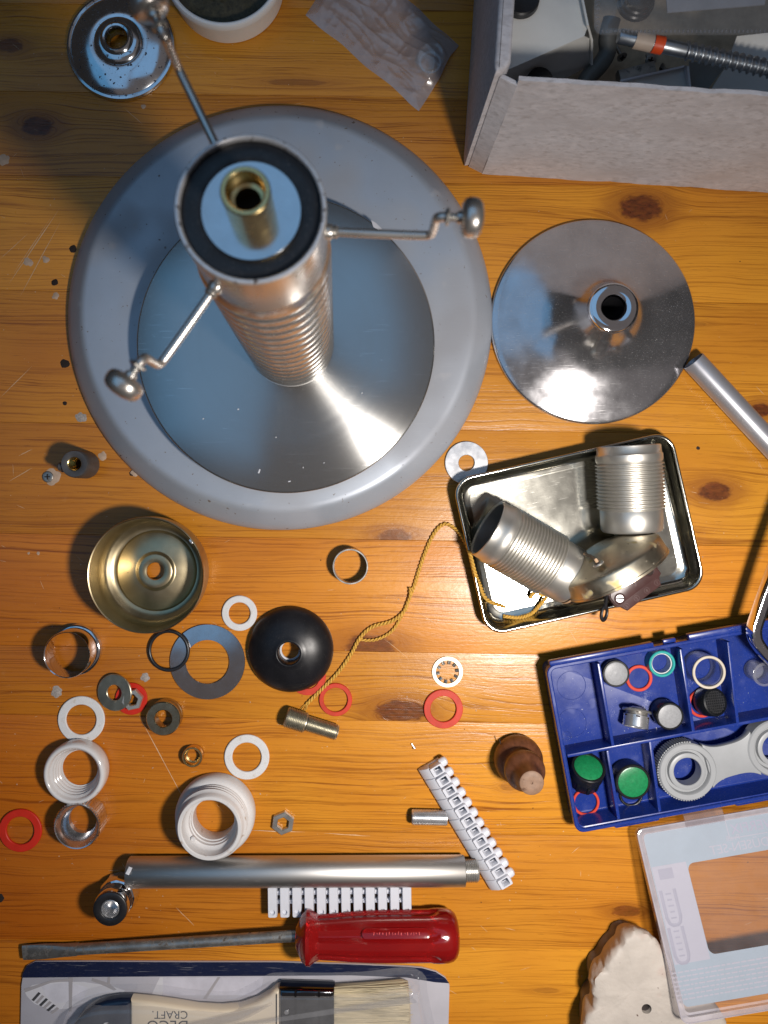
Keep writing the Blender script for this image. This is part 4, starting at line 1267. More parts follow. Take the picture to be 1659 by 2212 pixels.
# black aerator with green face on its side
ga = thing('tap_aerator', 'black aerator lying on its side showing a green end', 'aerator', inC(405, 1090, 13, FL))
Mg = T(0, 0, 10.4) @ RX(-52)
obj('body', lathe([(0, -9), (9.0, -9), (9.4, -8.4), (9.4, 0), (10.4, .4), (10.4, 7), (10.0, 7.4), (9.0, 7.4), (8.8, 6.8), (0, 6.8)], 56), BLACK_PLASTIC, ga, M=Mg)
obj('screen', lathe([(8.6, 6.9), (7, 7.6), (0, 8.2)], 48), GREEN_MESH, ga, M=Mg)
for i in range(9):
    obj('body_rib', moved(box(2.0, .8, 7.2, .15, (0, -9.5, -4.6)), Mg @ RZ(i * 40)), BLACK_PLASTIC, ga)
single('sealing_ring', ring(97 * zk, 79 * zk, 1.8), RED_FIBRE, 'orange red ring in the front left compartment below the black aerator', 'sealing ring', inC(402, 1290, FL + 1.8, FL))
single('o_ring', torus(76 * zk, 12 * zk * .8, 48, 10, 1.0), BLACK_RUBBER, 'black rubber ring below the green topped aerator', 'o-ring', inC(712, 1236, FL + 1, FL))
cb = bmesh.new()
for k in range(90):
    r_ = rc.uniform(.12, .34)
    bmesh.ops.create_icosphere(cb, subdivisions=1, radius=r_, matrix=T(rc.uniform(6, CW - 6), -rc.uniform(6, CD - 6), fl + r_ * .3) @ Matrix.Diagonal((1, rc.uniform(.4, .9), .5, 1)))
o = obj('dust_specks', cb, WHITE_PLASTIC, case)
o['kind'] = 'stuff'
# grey double ended key
kz = 17.0
k0, k1 = P(*Z2(1108, 1080), kz), P(*Z2(1722, 918), kz)
kd = (k1 - k0)
key = thing('aerator_key', 'grey plastic double ended ring key lying across the blue case', 'key', (k0.x, k0.y, 0), (0, 0, math.atan2(kd.y, kd.x)))
KL = kd.length
rr0 = 200 * zk
zb = 8.0
hn = 7.4


def keyring(cx, first):
    parts = [lathe([(rr0, zb), (rr0, kz - .8), (rr0 - .7, kz), (rr0 * .80, kz), (rr0 * .78, kz - .4), (rr0 * .76, kz - 3.4), (rr0 * .66, kz - 3.4), (rr0 * .645, kz - .9), (rr0 * .62, kz - .6), (rr0 * .50, kz - .6), (rr0 * .48, kz - 1), (rr0 * .48, zb)], 72, wrap=True)]
    return moved(parts[0], T(cx, 0, 0))


obj('ring_end', keyring(0, True), GREY_PLASTIC, key)
obj('ring_end', keyring(KL, False), GREY_PLASTIC, key)
xs = []
for i in range(15):
    t = i / 14
    x = rr0 * .72 + (KL - rr0 * 1.44) * t
    xs.append((x, 10.0 * (1 + .42 * abs(2 * t - 1) ** 3.0)))
obj('handle', prism([(x, -h) for x, h in xs] + [(x, h) for x, h in reversed(xs)], zb + 3, kz - .9, .7), GREY_PLASTIC, key)
gb_ = bmesh.new()
for i in range(44):
    a = 70 + 220 * i / 43
    bmesh.ops.create_cone(gb_, cap_ends=True, segments=10, radius1=.62, radius2=.62, depth=kz - zb - 1.5, matrix=RZ(a) @ T(rr0 + .15, 0, (zb + kz - 1.5) / 2))
g_ = obj('grip_ribs', gb_, GREY_PLASTIC, key)

# chrome lever over the case, clear vial below it
lev = thing('chrome_lever', 'bent chrome lever reaching over the corner of the blue case at the right edge', 'lever', P(1640, 1380, 22))
off = P(1640, 1380, 22)
obj('lever_bar', bar([Vector(p) - off for p in smooth_path([P(1760, 1020, 40), P(1690, 1186, 35), P(1640, 1322, 32), P(1629, 1368, 31.5), P(1646, 1404, 31), P(1700, 1462, 30), P(1800, 1580, 28)], 8)], 6.4, 9, 1.4), CHROME, lev, ang=30)
vial = single('clear_vial', lathe([(0, .3), (5, 0), (6.4, 1), (6.6, 12), (7.4, 12.4), (7.4, 14), (6.8, 14.2), (5.8, 14), (5.6, 2), (0, 1.6)], 40), CLEAR, 'small clear plastic vial under the chrome lever', 'vial', inC(1625, 400, 14, FL))

# ------------------------------------------------------------------ white ceramic lump and the lid leaning on it
outl = [(1374, 2014), (1352, 2024), (1342, 2044), (1328, 2058), (1316, 2074), (1306, 2094), (1290, 2106), (1283, 2122), (1280, 2142), (1284, 2160), (1282, 2180), (1268, 2198), (1262, 2230), (1272, 2290), (1400, 2310), (1560, 2300), (1575, 2230), (1550, 2175), (1480, 2110), (1440, 2060), (1418, 2034), (1398, 2018)]
so = P(1400, 2170, 0)
den = smooth_path([Vector(P(X, Y, 26)) for X, Y in outl] + [Vector(P(*outl[0], 26))], 6)[:-1]
cen = Vector((0, 0, 0))
for p in den:
    cen += p
cen /= len(den)
loops = []
for s, z in ((.84, 8), (.90, 14), (.965, 20), (.99, 24), (1.0, 27.5), (.99, 29.6), (.965, 31), (.93, 31.8), (.87, 32.3), (.78, 32.6), (.66, 32.8), (.54, 33), (.42, 33), (.30, 33.1), (.18, 33.1), (.07, 33.1)):
    lpz = []
    for p in den:
        v = Vector((cen.x + (p.x - cen.x) * s, cen.y + (p.y - cen.y) * s, z))
        if z > 3:
            nn = noise.noise(Vector((v.x, v.y, 0)) * .10) * .7 + noise.noise(Vector((v.x, v.y, 0)) * .35) * .3
            v.z += nn * (1.0 if s < .95 else .5)
            e = Vector((p.x - cen.x, p.y - cen.y, 0)).normalized()
            v += e * noise.noise(v * .33 + Vector((7, 3, 1))) * (1.3 if s > .95 else .5 if s > .9 else 0)
        v.z = v.z * .83 if z > 3 else v.z
        lpz.append(v - so)
    loops.append(lpz)
st = single('ceramic_lump', loft(loops, cap0=True, cap1=True), CREAM_CLAY, 'rough off white ceramic lump with a round hole under the clear lid', 'ceramic piece', so, ang=60)
hp = P(1397, 2180, 27.5) - so
cut(st, moved(lathe([(0, -12), (3.2, -12), (3.0, 0), (3.8, 1.5), (5, 4), (0, 4)], 28), T(hp.x, hp.y, 27.5)))
obj('hole_lining', lathe([(3.05, -.6), (3.05, -11), (0, -11)], 28), CLAY_SHADE, st, (hp.x, hp.y, 27.5))
obj('shaded_foot', loft([[Vector((cen.x + (p.x - cen.x) * s - so.x - 1.2, cen.y + (p.y - cen.y) * s - so.y, z)) for p in den] for s, z in ((.70, .1), (.80, 1.5), (.84, 9), (.80, 12))], cap0=True, cap1=True), CLAY_SHADE, st)  # foot coloured dark as the shadow under the overhanging lump

LO = P(1374, 1793, 15)
lx = (P(1659, 1744, 15.6) - LO).normalized()
ly = P(1462, 2216, 40.5) - LO
LD = ly.length
ly = (ly - lx * ly.dot(lx)).normalized()
lz = -lx.cross(ly)
if lz.z < 0:
    lz = -lz
ML = Matrix(((lx.x, ly.x, lz.x, 0), (lx.y, ly.y, lz.y, 0), (lx.z, ly.z, lz.z, 0), (0, 0, 0, 1)))


def UV(X, Y):
    """where the line of sight meets the lid's plane, in lid coordinates"""
    a = Vector((0, 0, CAMZ))
    d = P(X, Y, 0) - a
    t = (LO - a).dot(lz) / d.dot(lz)
    q = a + d * t - LO
    return Vector((q.dot(lx), q.dot(ly)))


def Z3(zx, zy):
    return UV(1209.6 + zx * .2709, 1728 + zy * .2709)


lid = thing('case_lid', 'clear plastic case lid with a pale blue paper label propped on the ceramic lump', 'lid', LO)
LW = 170.0
lps = [(0.0, -6.0, 4.5), (0, -.4, 4.5), (.4, 0, 4.3), (2.6, 0, 3.6), (3.0, -.3, 3.4), (3.1, -2.6, 3.2), (4.2, -3.0, 2.8), (5.2, -3.1, 2.4), (30, -3.1, 2)]
LID_EDGE = clearmat('lid_edge_plastic', tint=(0.86, 0.84, 0.87), haze=0.40, hazecol=(0.72, 0.68, 0.74), rough=0.10, gloss=2.0)
obj('lid_rim', moved(loft([rrect(LW - 2 * i, LD - 2 * i, r, 6, LW / 2, LD / 2, z) for i, z, r in lps[:7]]), ML), LID_EDGE, lid)
obj('lid_bead', moved(loft([rrect(LW - 2 * i, LD - 2 * i, r, 6, LW / 2, LD / 2, z) for i, z, r in ((-.25, -.7, 4.6), (-.1, .25, 4.6), (.5, .35, 4.2), (.45, -.4, 4.3))], wrap=True), ML), LID_EDGE, lid)
obj('lid_shell', moved(loft([rrect(LW - 2 * i, LD - 2 * i, r, 6, LW / 2, LD / 2, z) for i, z, r in lps[6:]], cap1=True), ML), CLEAR_LID, lid)
lab0, lab1 = Z3(672, 285), Z3(925, 1690)
wa, wb_ = Z3(1028, 520), Z3(1160, 1262)
ZL = -3.35
u0, v0, v1, u1 = lab0.x, lab0.y, lab1.y, LW - 7
hole = rrect(u1 + 60 - wa.x, wb_.y - wa.y, 4.2, 8, (wa.x + u1 + 60) / 2, (wa.y + wb_.y) / 2, ZL)
# outer outline with the same number of points as the window, so the two can be lofted
N = len(hole)
outer = []
OW, OH = (u1 + 100) - u0, v1 - v0
for (sx, sy, a0) in ((1, 1, 0), (-1, 1, 90), (-1, -1, 180), (1, -1, 270)):
    for i in range(9):
        a = R(a0 + 90 * i / 8)
        outer.append(((u0 + u1 + 100) / 2 + sx * (OW / 2 - 3) + 3 * math.cos(a), (v0 + v1) / 2 + sy * (OH / 2 - 3) + 3 * math.sin(a), ZL))
lab = obj('paper_label', moved(loft([outer, hole, [(p[0], p[1], ZL - .12) for p in hole], [(p[0], p[1], ZL - .12) for p in outer]], wrap=True), ML), LABEL_BLUE, lid)
ba, bb = Z3(710, 555), Z3(865, 1345)
obj('label_panel', moved(prism([(u0 + .6, ba.y), (wa.x - .3, ba.y), (wa.x - .3, bb.y), (u0 + .6, bb.y)], ZL - .0, ZL + .10), ML), LABEL_PALE, lab)


def flip(body, size, zx, zy, mat, rot=0):
    q = Z3(zx, zy)
    return text_mesh(body, size, mat, lab, ML @ T(q.x, q.y, ZL + .06) @ RX(180) @ RZ(rot), 'lettering', mirror=True, ext=.03)


# the printing shows through from behind: every line reads in mirror writing
def show(body, size, zx, zy, mat):
    q = Z3(zx, zy)
    cu = bpy.data.curves.new('t', 'FONT')
    cu.body, cu.size, cu.extrude, cu.align_x, cu.align_y = body, size, .03, 'LEFT', 'CENTER'
    o = bpy.data.objects.new('t', cu)
    COL.objects.link(o)
    bpy.context.view_layer.update()
    me = bpy.data.meshes.new_from_object(o.evaluated_get(bpy.context.evaluated_depsgraph_get()))
    bpy.data.objects.remove(o)
    bm = bmesh.new()
    bm.from_mesh(me)
    xs_ = [v.co.x for v in bm.verts]
    xm = max(xs_)
    # in lid coordinates y grows towards the viewer: flip y, and mirror x so that the line ends at its left
    for v in bm.verts:
        v.co = Vector((q.x + (xm - v.co.x), q.y - v.co.y, ZL + .05 + v.co.z))
    return obj('lettering', moved(bm, ML), mat, lab)


show('MISCHDÜSEN-SET', 7.4, 1215, 420, LABEL_PALE)
show('POWERFIX', 8.2, 1380, 250, LABEL_INK)
show('Profi', 4.6, 1345, 322, LABEL_PALE)
q = Z3(1365, 240)
fr_ = Z3(1368, 292)
obj('name_frame', moved(join(box(60, .5, .1, 0, (q.x + 29, q.y - 5.6, ZL + .06)), box(60, .5, .1, 0, (q.x + 29, q.y + 5.6, ZL + .06)), box(.5, 11.2, .1, 0, (q.x - 1, q.y, ZL + .06))), ML), LABEL_PALE, lab)
for (zx0, zy0, zx1, zy1) in ((800, 740, 1005, 1000), (865, 1040, 1070, 1305)):
    a, c = Z3(zx0, zy0), Z3(zx1, zy1)
    cx, cy, w_, h_ = (a.x + c.x) / 2 + .2, (a.y + c.y) / 2, abs(c.x - a.x) * .80, abs(c.y - a.y) * 1.0
    pts = [(cx - w_ / 2, cy - h_ / 2, ZL + .12), (cx - w_ / 2, cy + h_ * .28, ZL + .12), (cx - w_ * .38, cy + h_ * .44, ZL + .12), (cx - w_ * .18, cy + h_ / 2, ZL + .12), (cx + w_ * .18, cy + h_ / 2, ZL + .12), (cx + w_ * .38, cy + h_ * .44, ZL + .12), (cx + w_ / 2, cy + h_ * .28, ZL + .12), (cx + w_ / 2, cy - h_ / 2, ZL + .12)]
    obj('printed_bracket', moved(bar(pts, 2.0, .08, .02), ML), LABEL_GREY, lab)
    for k in range(5):
        obj('printed_line', moved(box(w_ * (.34 if k % 2 else .42), .9, .08, 0, (cx, cy - h_ * .38 + k * h_ * .17, ZL + .12)), ML), LABEL_GREY, lab)
a = Z3(860, 600)
obj('printed_block', moved(box(9, 6, .08, 0, (a.x, a.y, ZL + .12)), ML), LABEL_GREY, lab)
rnd = random.Random(3)
pl = bmesh.new()
for k in range(7):
    a = Z3(900 + k * 7, 1405 + k * 36)
    x = a.x + 1
    while x < u1 + 10:
        l = rnd.uniform(1.5, 5)
        bmesh.ops.create_cube(pl, size=1, matrix=T(x + l / 2, a.y, ZL + .05) @ Matrix.Diagonal((l, .8, .06, 1)))
        x += l + .8
o = obj('small_print', moved(pl, ML), LABEL_PALE, lab)
o['kind'] = 'stuff'
a, c = Z3(985, 140), Z3(1300, 110)
obj('lid_clip', moved(loft([[(a.x + x, y, z) for (y, z) in ((-6.0, -5), (-5.4, -1), (-3.6, 1.0), (0, 1.2), (3.4, .6), (3.4, 0.1), (-.2, .2), (-3.0, .1), (-4.4, -1.4), (-5.0, -5))] for x in (0, 1, (c - a).x - 1, (c - a).x)], cap0=True, cap1=True), ML), CLEAR_LID, lid)

# ------------------------------------------------------------------ loose parts on the left and in the middle
def ground(X, Y, h):
    p = P(X, Y, h)
    return Vector((p.x, p.y, 0))


WASH = 'loose washers and rings on the bench'
# grey collar with grub screw
q = ground(160, 1002, 20)
gc = thing('shaft_collar', 'dull grey collar with a grub screw left of the big grey base', 'collar', q)
obj('body', lathe([(8.6, 0), (9.0, .5), (8.8, 16), (8.5, 19), (8.0, 20), (5.0, 20), (4.4, 19.6), (4.3, 2), (4.6, 0)], 56, wrap=True), GREY_CAST, gc)
obj('brass_lining', lathe([(4.35, 19.2), (4.0, 19.0)] + [(3.8 if i % 2 else 4.1, 18.6 - .5 * i) for i in range(26)] + [(3.9, 2), (4.35, 2)], 40, wrap=True), BRASS, gc)
obj('grub_screw', moved(lathe([(0, 0), (2.6, 0), (2.7, 3.4), (2.2, 4.0), (1.2, 4.0), (1.1, 3.2), (0, 3.2)], 24), T(-7.4, -1.6, 15.6) @ RY(-90)), GREY_CAST, gc)

# brass cup
q = ground(314, 1243, 27)
cup = thing('brass_cup', 'wide open brass coloured cup with a stepped floor and centre hole', 'cup', q)
ro = Lm(126, 27)
obj('cup_wall', lathe([(ro - 3.2, 1.0), (ro - 1.2, 5), (ro - .2, 12), (ro + .1, 24), (ro + .1, 26.4), (ro - .3, 27), (ro - .9, 26.6), (ro - 1.0, 24), (ro - 1.2, 12), (ro - 2.4, 6.4), (ro - 4.4, 4.0), (29.6, 3.4), (28.6, 2.2), (26.2, 1.9), (25.2, 3.0), (24.4, 3.6), (13.2, 3.7), (12.2, 4.0), (11.4, 5.4), (10.4, 6.0), (7.0, 5.8), (5.7, 5.4), (5.4, 4.4), (5.5, 3.4), (10, 2.8), (24, 2.4), (27, .4)], 128, wrap=True), CUP, cup, ang=50)
obj('rim_chip', box(3.4, 1.6, 1.2, .5), ZINC_BRIGHT, cup, (ro * .78, ro * .58, 26.4), (0, 0, R(-54)))

single('white_washer', ring(Lm(38), Lm(23.5), 1.6, 64, .4), WHITE_NYLON, 'white plastic washer touching the black dome, top of the white ones', 'washer', ground(517, 1325, 1.6), group=WASH)
single('white_washer', ring(Lm(50.5), Lm(32.5), 1.6, 64, .4), WHITE_NYLON, 'white plastic washer above the glossy white porcelain ring at left', 'washer', ground(175, 1555, 1.6), group=WASH)
single('white_washer', ring(Lm(48.5), Lm(31.5), 1.6, 64, .4), WHITE_NYLON, 'white plastic washer leaning at the threaded porcelain piece, right of the brass ring', 'washer', ground(533, 1636, 1.6), group=WASH)
# chrome rings
q = ground(144, 1415, 18)
single('chrome_sleeve', lathe([(15.9, 0), (16.2, .3), (16.2, 4.2), (15.4, 4.8), (14.7, 5.0), (14.6, 17.6), (14.3, 18), (13.8, 17.7), (13.8, 5), (14.6, 4), (15.2, 0)], 72, wrap=True), CHROME, 'short chrome sleeve with a flange below the brass cup', 'sleeve', q)
single('thin_ring', lathe(ring_prof(Lm(38.5, 9), Lm(35.0, 9), 10.0, .2), 72, wrap=True), STEEL, 'thin walled metal ring alone right of the brass cup', 'metal ring', ground(757, 1223, 7))
# big washer and o-ring
single('large_washer', ring(Lm(81), Lm(47), 1.4, 96, .15), WASHER_MIRROR, 'very large shiny flat washer beside the black dome', 'washer', ground(448, 1430, 1.4), group=WASH)
single('o_ring', torus(Lm(42), 1.25, 64, 10, 1.2), BLACK_RUBBER, 'thin black rubber ring overlapping the very large washer', 'o-ring', ground(365, 1405, 1.4), rot=(0, R(-2.2), 0))
bpy.context.scene.objects['o_ring.001'].location.z = 0.0006
# black dome
q = ground(627, 1404, 4)
dm = thing('black_dome', 'shiny black dome shaped cap with a centre hole', 'dome cap', q)
rb = Lm(93, 3)
pr = [(rb - 1, 0), (rb, .6), (rb, 2.0)] + [(rb * math.cos(R(a)) * .98 + .3, 2 + 13.0 * math.sin(R(a))) for a in range(6, 74, 6)] + [(7.9, 14.9), (7.2, 14.6), (6.9, 13.6), (6.9, 2.4), (8, 1.8), (rb - 3, 1.2)]
obj('dome', lathe(pr, 128, wrap=True), BLACK_SATIN, dm, ang=60)
obj('white_lining', lathe(ring_prof(6.85, 5.6, 1.6, .2, 2.6), 40, wrap=True), WHITE_PLASTIC, dm)
single('red_washer', ring(Lm(40), Lm(26), 1.0, 56, .2), RED_FIBRE, 'red washer mostly hidden under the lower edge of the black dome', 'washer', ground(664, 1462, .8), group=WASH)
single('red_washer', ring(Lm(35.5), Lm(26), 1.8, 64, .3), RED_FIBRE, 'thin red washer just right of the black dome', 'washer', ground(725, 1512, 1.8), group=WASH)
single('red_washer', ring(Lm(42), Lm(28), 2.0, 64, .3), RED_FIBRE, 'red washer below the toothed lock washer', 'washer', ground(958, 1532, 2), group=WASH)
single('red_washer', ring(Lm(46), Lm(30), 2.0, 64, .4), RED_DEEP, 'thick deep red washer cut by the left edge of the photo', 'washer', ground(43, 1795, 2), group=WASH)
single('red_washer', ring(Lm(34.5), Lm(17), 1.6, 56, .3), RED_DEEP, 'red washer under the hex nut and grey washer', 'washer', ground(283, 1510, 1.6), group=WASH)
nt = single('hex_nut', lathe([(6.7, 0), (7.0, .5), (7.0, 3.6), (6.4, 4.2), (4.4, 4.2), (3.9, 3.7), (3.9, .4), (4.4, 0)], 6, wrap=True), NICKEL, 'hex nut half hidden under the grey washer on a red one', 'nut', ground(287, 1510, 3) + Vector((0, 0, 1.65)), rot=(0, 0, R(12)), ang=25)
single('steel_washer', ring(Lm(40, 7), Lm(17, 7), 1.6, 64, .3), YZINC, 'grey green steel washer tilted on top of the hex nut', 'washer', ground(247, 1497, 5) + Vector((0, 0, 2.9)), rot=(0, R(-11.5), 0), group=WASH)
# thick spacer
q = ground(352, 1553, 9)
single('thick_spacer', lathe([(10.6, 0), (10.9, .5), (10.9, 4), (10.5, 4.6), (10.9, 5.2), (10.9, 8.4), (10.3, 9), (5.9, 9), (5.4, 8.4), (5.3, .6), (5.8, 0)], 64, wrap=True), SPACER_STEEL, 'thick shiny steel spacer between the washers and the brass ring', 'spacer', q)
# porcelain
q = ground(158, 1674, 13)
pr = [(17.8, 0), (19.0, .8), (19.6, 4), (19.7, 9.4), (19.3, 11.6), (18.4, 12.8), (17.4, 13), (16.6, 12.6), (16.2, 11.6), (15.8, 10.2)]
for i in range(4):
    b_ = 15.4 - i * .75
    pr += [(b_, 9.6 - i * 2.2), (b_ - 1.0, 9.0 - i * 2.2), (b_ - 1.0, 8.3 - i * 2.2), (b_ - .3, 7.7 - i * 2.2)]
pr += [(11.4, 1.0), (11.6, 0)]
single('porcelain_ring', lathe(pr, 80, wrap=True), PORCELAIN, 'glossy white porcelain ring with rounded rim at the left', 'porcelain ring', q, ang=60)
q = ground(452, 1790, 25)
pr = [(23.4, 0), (25.2, 1.2), (25.5, 5), (25.2, 8.4), (24.2, 10.4), (22.6, 11.4), (22.0, 11.6)]
for i in range(3):
    z = 12 + i * 3.0
    pr += [(20.9, z), (22.1, z + .9), (22.1, z + 1.6), (20.9, z + 2.6)]
pr += [(20.4, 21.6), (20.1, 24.2), (19.4, 25), (17.8, 25), (17.2, 24.4), (16.8, 19), (16.2, 17.5), (14.6, 16.6), (14.4, 14.6), (13.8, 14.2), (13.8, 12), (13.2, 11.6), (13.2, 1.2), (14, 0)]
pp = thing('porcelain_socket', 'large white threaded porcelain socket piece standing above the long tube', 'porcelain socket', q)
obj('socket_body', lathe(pr, 112, wrap=True), PORCELAIN_RAW, pp, ang=40)
obj('inner_pin', moved(lathe([(1.6, 0), (1.6, 1.4), (1.1, 2.0), (0, 2.1)], 20), T(-11.4, -9.6, 17.2)), PORCELAIN, pp)
# knurled ring
q = ground(165, 1786, 14)
kn = thing('knurled_ring', 'chrome ring with a knurled outside below the white porcelain ring', 'knurled ring', q)
kp = [(14.0, 0), (14.7, .6), (14.7, 12.6), (14.2, 13.4)]
obj('knurled_band', lathe(kp, 216, fn=lambda a, r: r + (.22 if math.sin(a * 54) > 0 else -.22)), CHROME, kn, ang=20)
obj('inner_cone', lathe([(14.4, 13.2), (14.0, 14), (13.4, 13.8), (12.6, 10), (12.2, 7), (9.8, 4.0), (9.0, 3.2), (8.8, 0), (14.3, 0)], 72, wrap=True), CHROME_WORN, kn)
# brass ring, nut, lock washer
single('brass_ring', lathe([(6.4, 0), (6.6, .3), (6.6, 5.6), (6.3, 6), (5.3, 6), (5.0, 5.6), (4.9, 2), (4.0, 1.4), (4.0, 0)], 56, wrap=True), BRASS, 'small brass ring left of a white washer', 'brass ring', ground(415, 1636, 6))
single('hex_nut', lathe([(7.2, 0), (7.6, .4), (7.6, 3.0), (7.0, 3.5), (4.5, 3.5), (4.1, 3.0), (4.1, .5), (4.5, 0)], 6, wrap=True), STEEL, 'flat hex nut lying alone above the long tube', 'nut', ground(611, 1780, 3.5), rot=(0, 0, R(22)), ang=25)
q = ground(967, 1452, 1.4)
lw = thing('lock_washer', 'toothed lock washer above a red washer', 'washer', q, None, WASH)
obj('ring_band', ring(Lm(33.5), Lm(25), 1.0, 64, .15), pmat('pale_gold_zinc', (0.62, 0.57, 0.44), 0.4, 0.85, dust=0.1), lw)
tooth = None
for i in range(10):
    M = RZ(i * 36 + 8) @ T(Lm(24.2), 0, .7) @ RX(28)
    obj('tooth', moved(box(2.5, 1.9, .8, .12, (-.9, 0, 0)), M), DARK_STEEL, lw)
# stepped threaded stud
p0, p1 = P(617, 1548, 6.5), P(730, 1583, 5.0)
M = axisM(Vector((0, 0, 6.6)), Vector((p1.x - p0.x, p1.y - p0.y, 5.1)))
sd = thing('threaded_stud', 'stepped grey green threaded stud below the black dome', 'threaded stud', (p0.x, p0.y, 0))
obj('thick_thread', lathe([(0, 0), (5.6, 0), (6.2, .6)] + thread_prof(6.6, .55, .8, 13.2, 1.15) + [(6.0, 13.6), (4.8, 14.0), (0, 14)], 48), YZINC, sd, M=M)
obj('thin_thread', lathe([(0, 13)] + thread_prof(5.0, .4, 14.0, 34, 1.0) + [(4.4, 34.8), (3.6, 35), (0, 35)], 48), YZINC, sd, M=M)
# plain threaded rod
p0, p1 = P(889, 1765, 5), P(1010, 1768, 5)
rod = single('threaded_rod', lathe([(2.6, .3), (4.2, 0), (4.6, .5)] + thread_prof(4.9, .4, .8, 22, 1.0) + [(4.4, 22.6), (2.6, 22.6)], 48, wrap=True), ZINC_BRIGHT, 'short bright threaded rod butting against the diagonal terminal strip', 'threaded rod', p0)
rod.data.transform(axisM((0, 0, 0), p1 - p0))
# tiny rivet
rv = single('tiny_rivet', lathe([(0, 0), (.5, 0), (.55, 2.8), (1.15, 3.0), (1.2, 3.5), (.7, 4.1), (0, 4.2)], 20), ZINC_BRIGHT, 'tiny silver rivet lying alone above the diagonal terminal strip', 'rivet', P(889, 1606, .9))
rv.data.transform(RZ(-58) @ RY(86))
# turned wooden knob
q = ground(1149, 1692, 44)
kb = thing('wooden_knob', 'turned dark wooden knob standing right of the diagonal terminal strip', 'wooden knob', q)
obj('turned_body', lathe([(0, 0), (12.4, 0), (14.4, 1.4), (15.4, 5), (15.4, 9), (14.2, 12.5), (11.8, 15), (10.4, 16.6), (10.2, 18.5), (11.4, 20.6), (12.4, 23.5), (12.4, 26.5), (11.4, 29.2), (9.6, 31), (8.4, 33.6), (7.7, 37), (7.4, 42.8), (7.1, 43.6)], 72), WALNUT, kb, ang=60)
obj('cut_end', lathe([(7.15, 43.55), (6.4, 44.1), (3, 44.2), (.7, 44.0), (.4, 43.4), (0, 43.3)], 40), ENDGRAIN, kb)
obj('crack', box(.5, 9, 1.0, .1, (-8.6, 11.8, 7.5)), HOLE, kb, rot=(0, 0, R(14)))

# ------------------------------------------------------------------ terminal strips
def strip_units(root, n, unit_parts, pitch):
    """unit_parts: list of (name, mesh, material-filled object) built once, then copied along x"""
    for i in range(1, n):
        for o in unit_parts:
            c = copy_part(o, root if o.parent is root else None, None)
            c.location.x = o.location.x + i * pitch * .001
            if o.parent is not root:
                c.parent = last[o.parent.name]
                c.location = o.location
            else:
                last[o.name] = c
            if o.parent is root:
                pass


NS = 12
pa, pb = P(942, 1664, 9), P(1087, 1905, 9)
d = pb - pa
pitch = d.length / (NS - 1)
ts = thing('terminal_strip', 'white twelve way terminal strip lying diagonally at the end of the threaded rod', 'terminal strip', (pa.x, pa.y, 0), (0, 0, math.atan2(d.y, d.x)), 'terminal strips')
# local x runs down the strip; +y is the side towards the upper right of the photo
blkb = loft([rrect(6.3, 8.2, .5, 2, 0, 1.0, 3.0), rrect(6.4, 8.4, .6, 2, 0, 1.0, 10.4), rrect(6.0, 8.0, .6, 2, 0, 1.0, 11.0), rrect(4.5, 5.0, .5, 2, 0, 1.2, 11.0), rrect(4.1, 4.6, .5, 2, 0, 1.2, 10.6), rrect(3.8, 4.2, .9, 2, 0, 1.2, 5.4)], cap0=True, cap1=True)
u_b = obj('terminal_block', blkb, WHITE_PLASTIC, ts)
wed = moved(prism([(-3.0, 9.4), (-5.2, 8.6), (-9.8, 4.2), (-10.6, 2.4), (-10.6, 0.2), (4.6, .2), (4.6, 3.2), (-3.0, 3.2)], -3.6, 3.6, .4), Matrix(((0, 0, 1, 0), (1, 0, 0, 0), (0, 1, 0, 0), (0, 0, 0, 1))))
u_w = obj('wedge_foot', wed, WHITE_PLASTIC, u_b)
u_s = obj('screw_tower', moved(lathe([(2.9, 0), (2.9, 3.0), (2.4, 4.4), (1.2, 5.0), (0, 5.1)], 24), T(-1.6, 4.2, 6.6) @ RX(-90)), WHITE_PLASTIC, u_b)
u_c = obj('contact', join(box(2.2, 2.4, 2.2, .25, (-.6, .7, 6.4)), moved(disc(.9, .4, 14, .05), T(.6, 1.8, 5.4))), pmat('dark_contact', (0.07, 0.09, 0.12), 0.3, 0.8), u_b)
u_p = obj('moulding_pip', join(moved(disc(.55, .5, 12, .1), T(-1.2, -4.4, 7.6)), box(1.8, .7, .6, .2, (3.4, -4.6, 7.2)), moved(disc(.55, .5, 12, .1), T(2.1, -5.6, 6.7))), WHITE_PLASTIC, u_b)
for i in range(1, NS):
    b = copy_part(u_b, ts)
    b.location.x = i * pitch * .001
    for o in (u_w, u_s, u_c, u_p):
        copy_part(o, b)

pa, pb = P(588, 1940, 11), P(879, 1936, 11)
d = pb - pa
pitch = d.length / (NS - 1)
ts2 = thing('terminal_strip', 'white twelve way terminal strip lying level between the long tube and the red handle', 'terminal strip', (pa.x, pa.y, 0), (0, 0, math.atan2(d.y, d.x)), 'terminal strips')
ub = loft([rrect(5.4, 25, .6, 2, 0, 0, .2), rrect(5.9, 25.6, .8, 2, 0, 0, 4), rrect(5.9, 25.6, .8, 2, 0, 0, 10), rrect(5.2, 24.6, .8, 2, 0, 0, 11.2)], cap0=True, cap1=True)
hole_c = join(moved(disc(1.75, 8, 20, .1), T(0, -8.8, 6.5)), box(3.7, 4.2, 8, .1, (0, -11.6, 9.4)))
tb_ = obj('terminal_block', ub, WHITE_PLASTIC, ts2)
cut(tb_, moved(lathe([(0, 0), (1.5, 0), (2.0, 4), (0, 4)], 20), T(0, -9.2, 9.6)))
cut(tb_, box(3.9, 5.0, 4.6, .3, (0, -12.6, 7.2)))
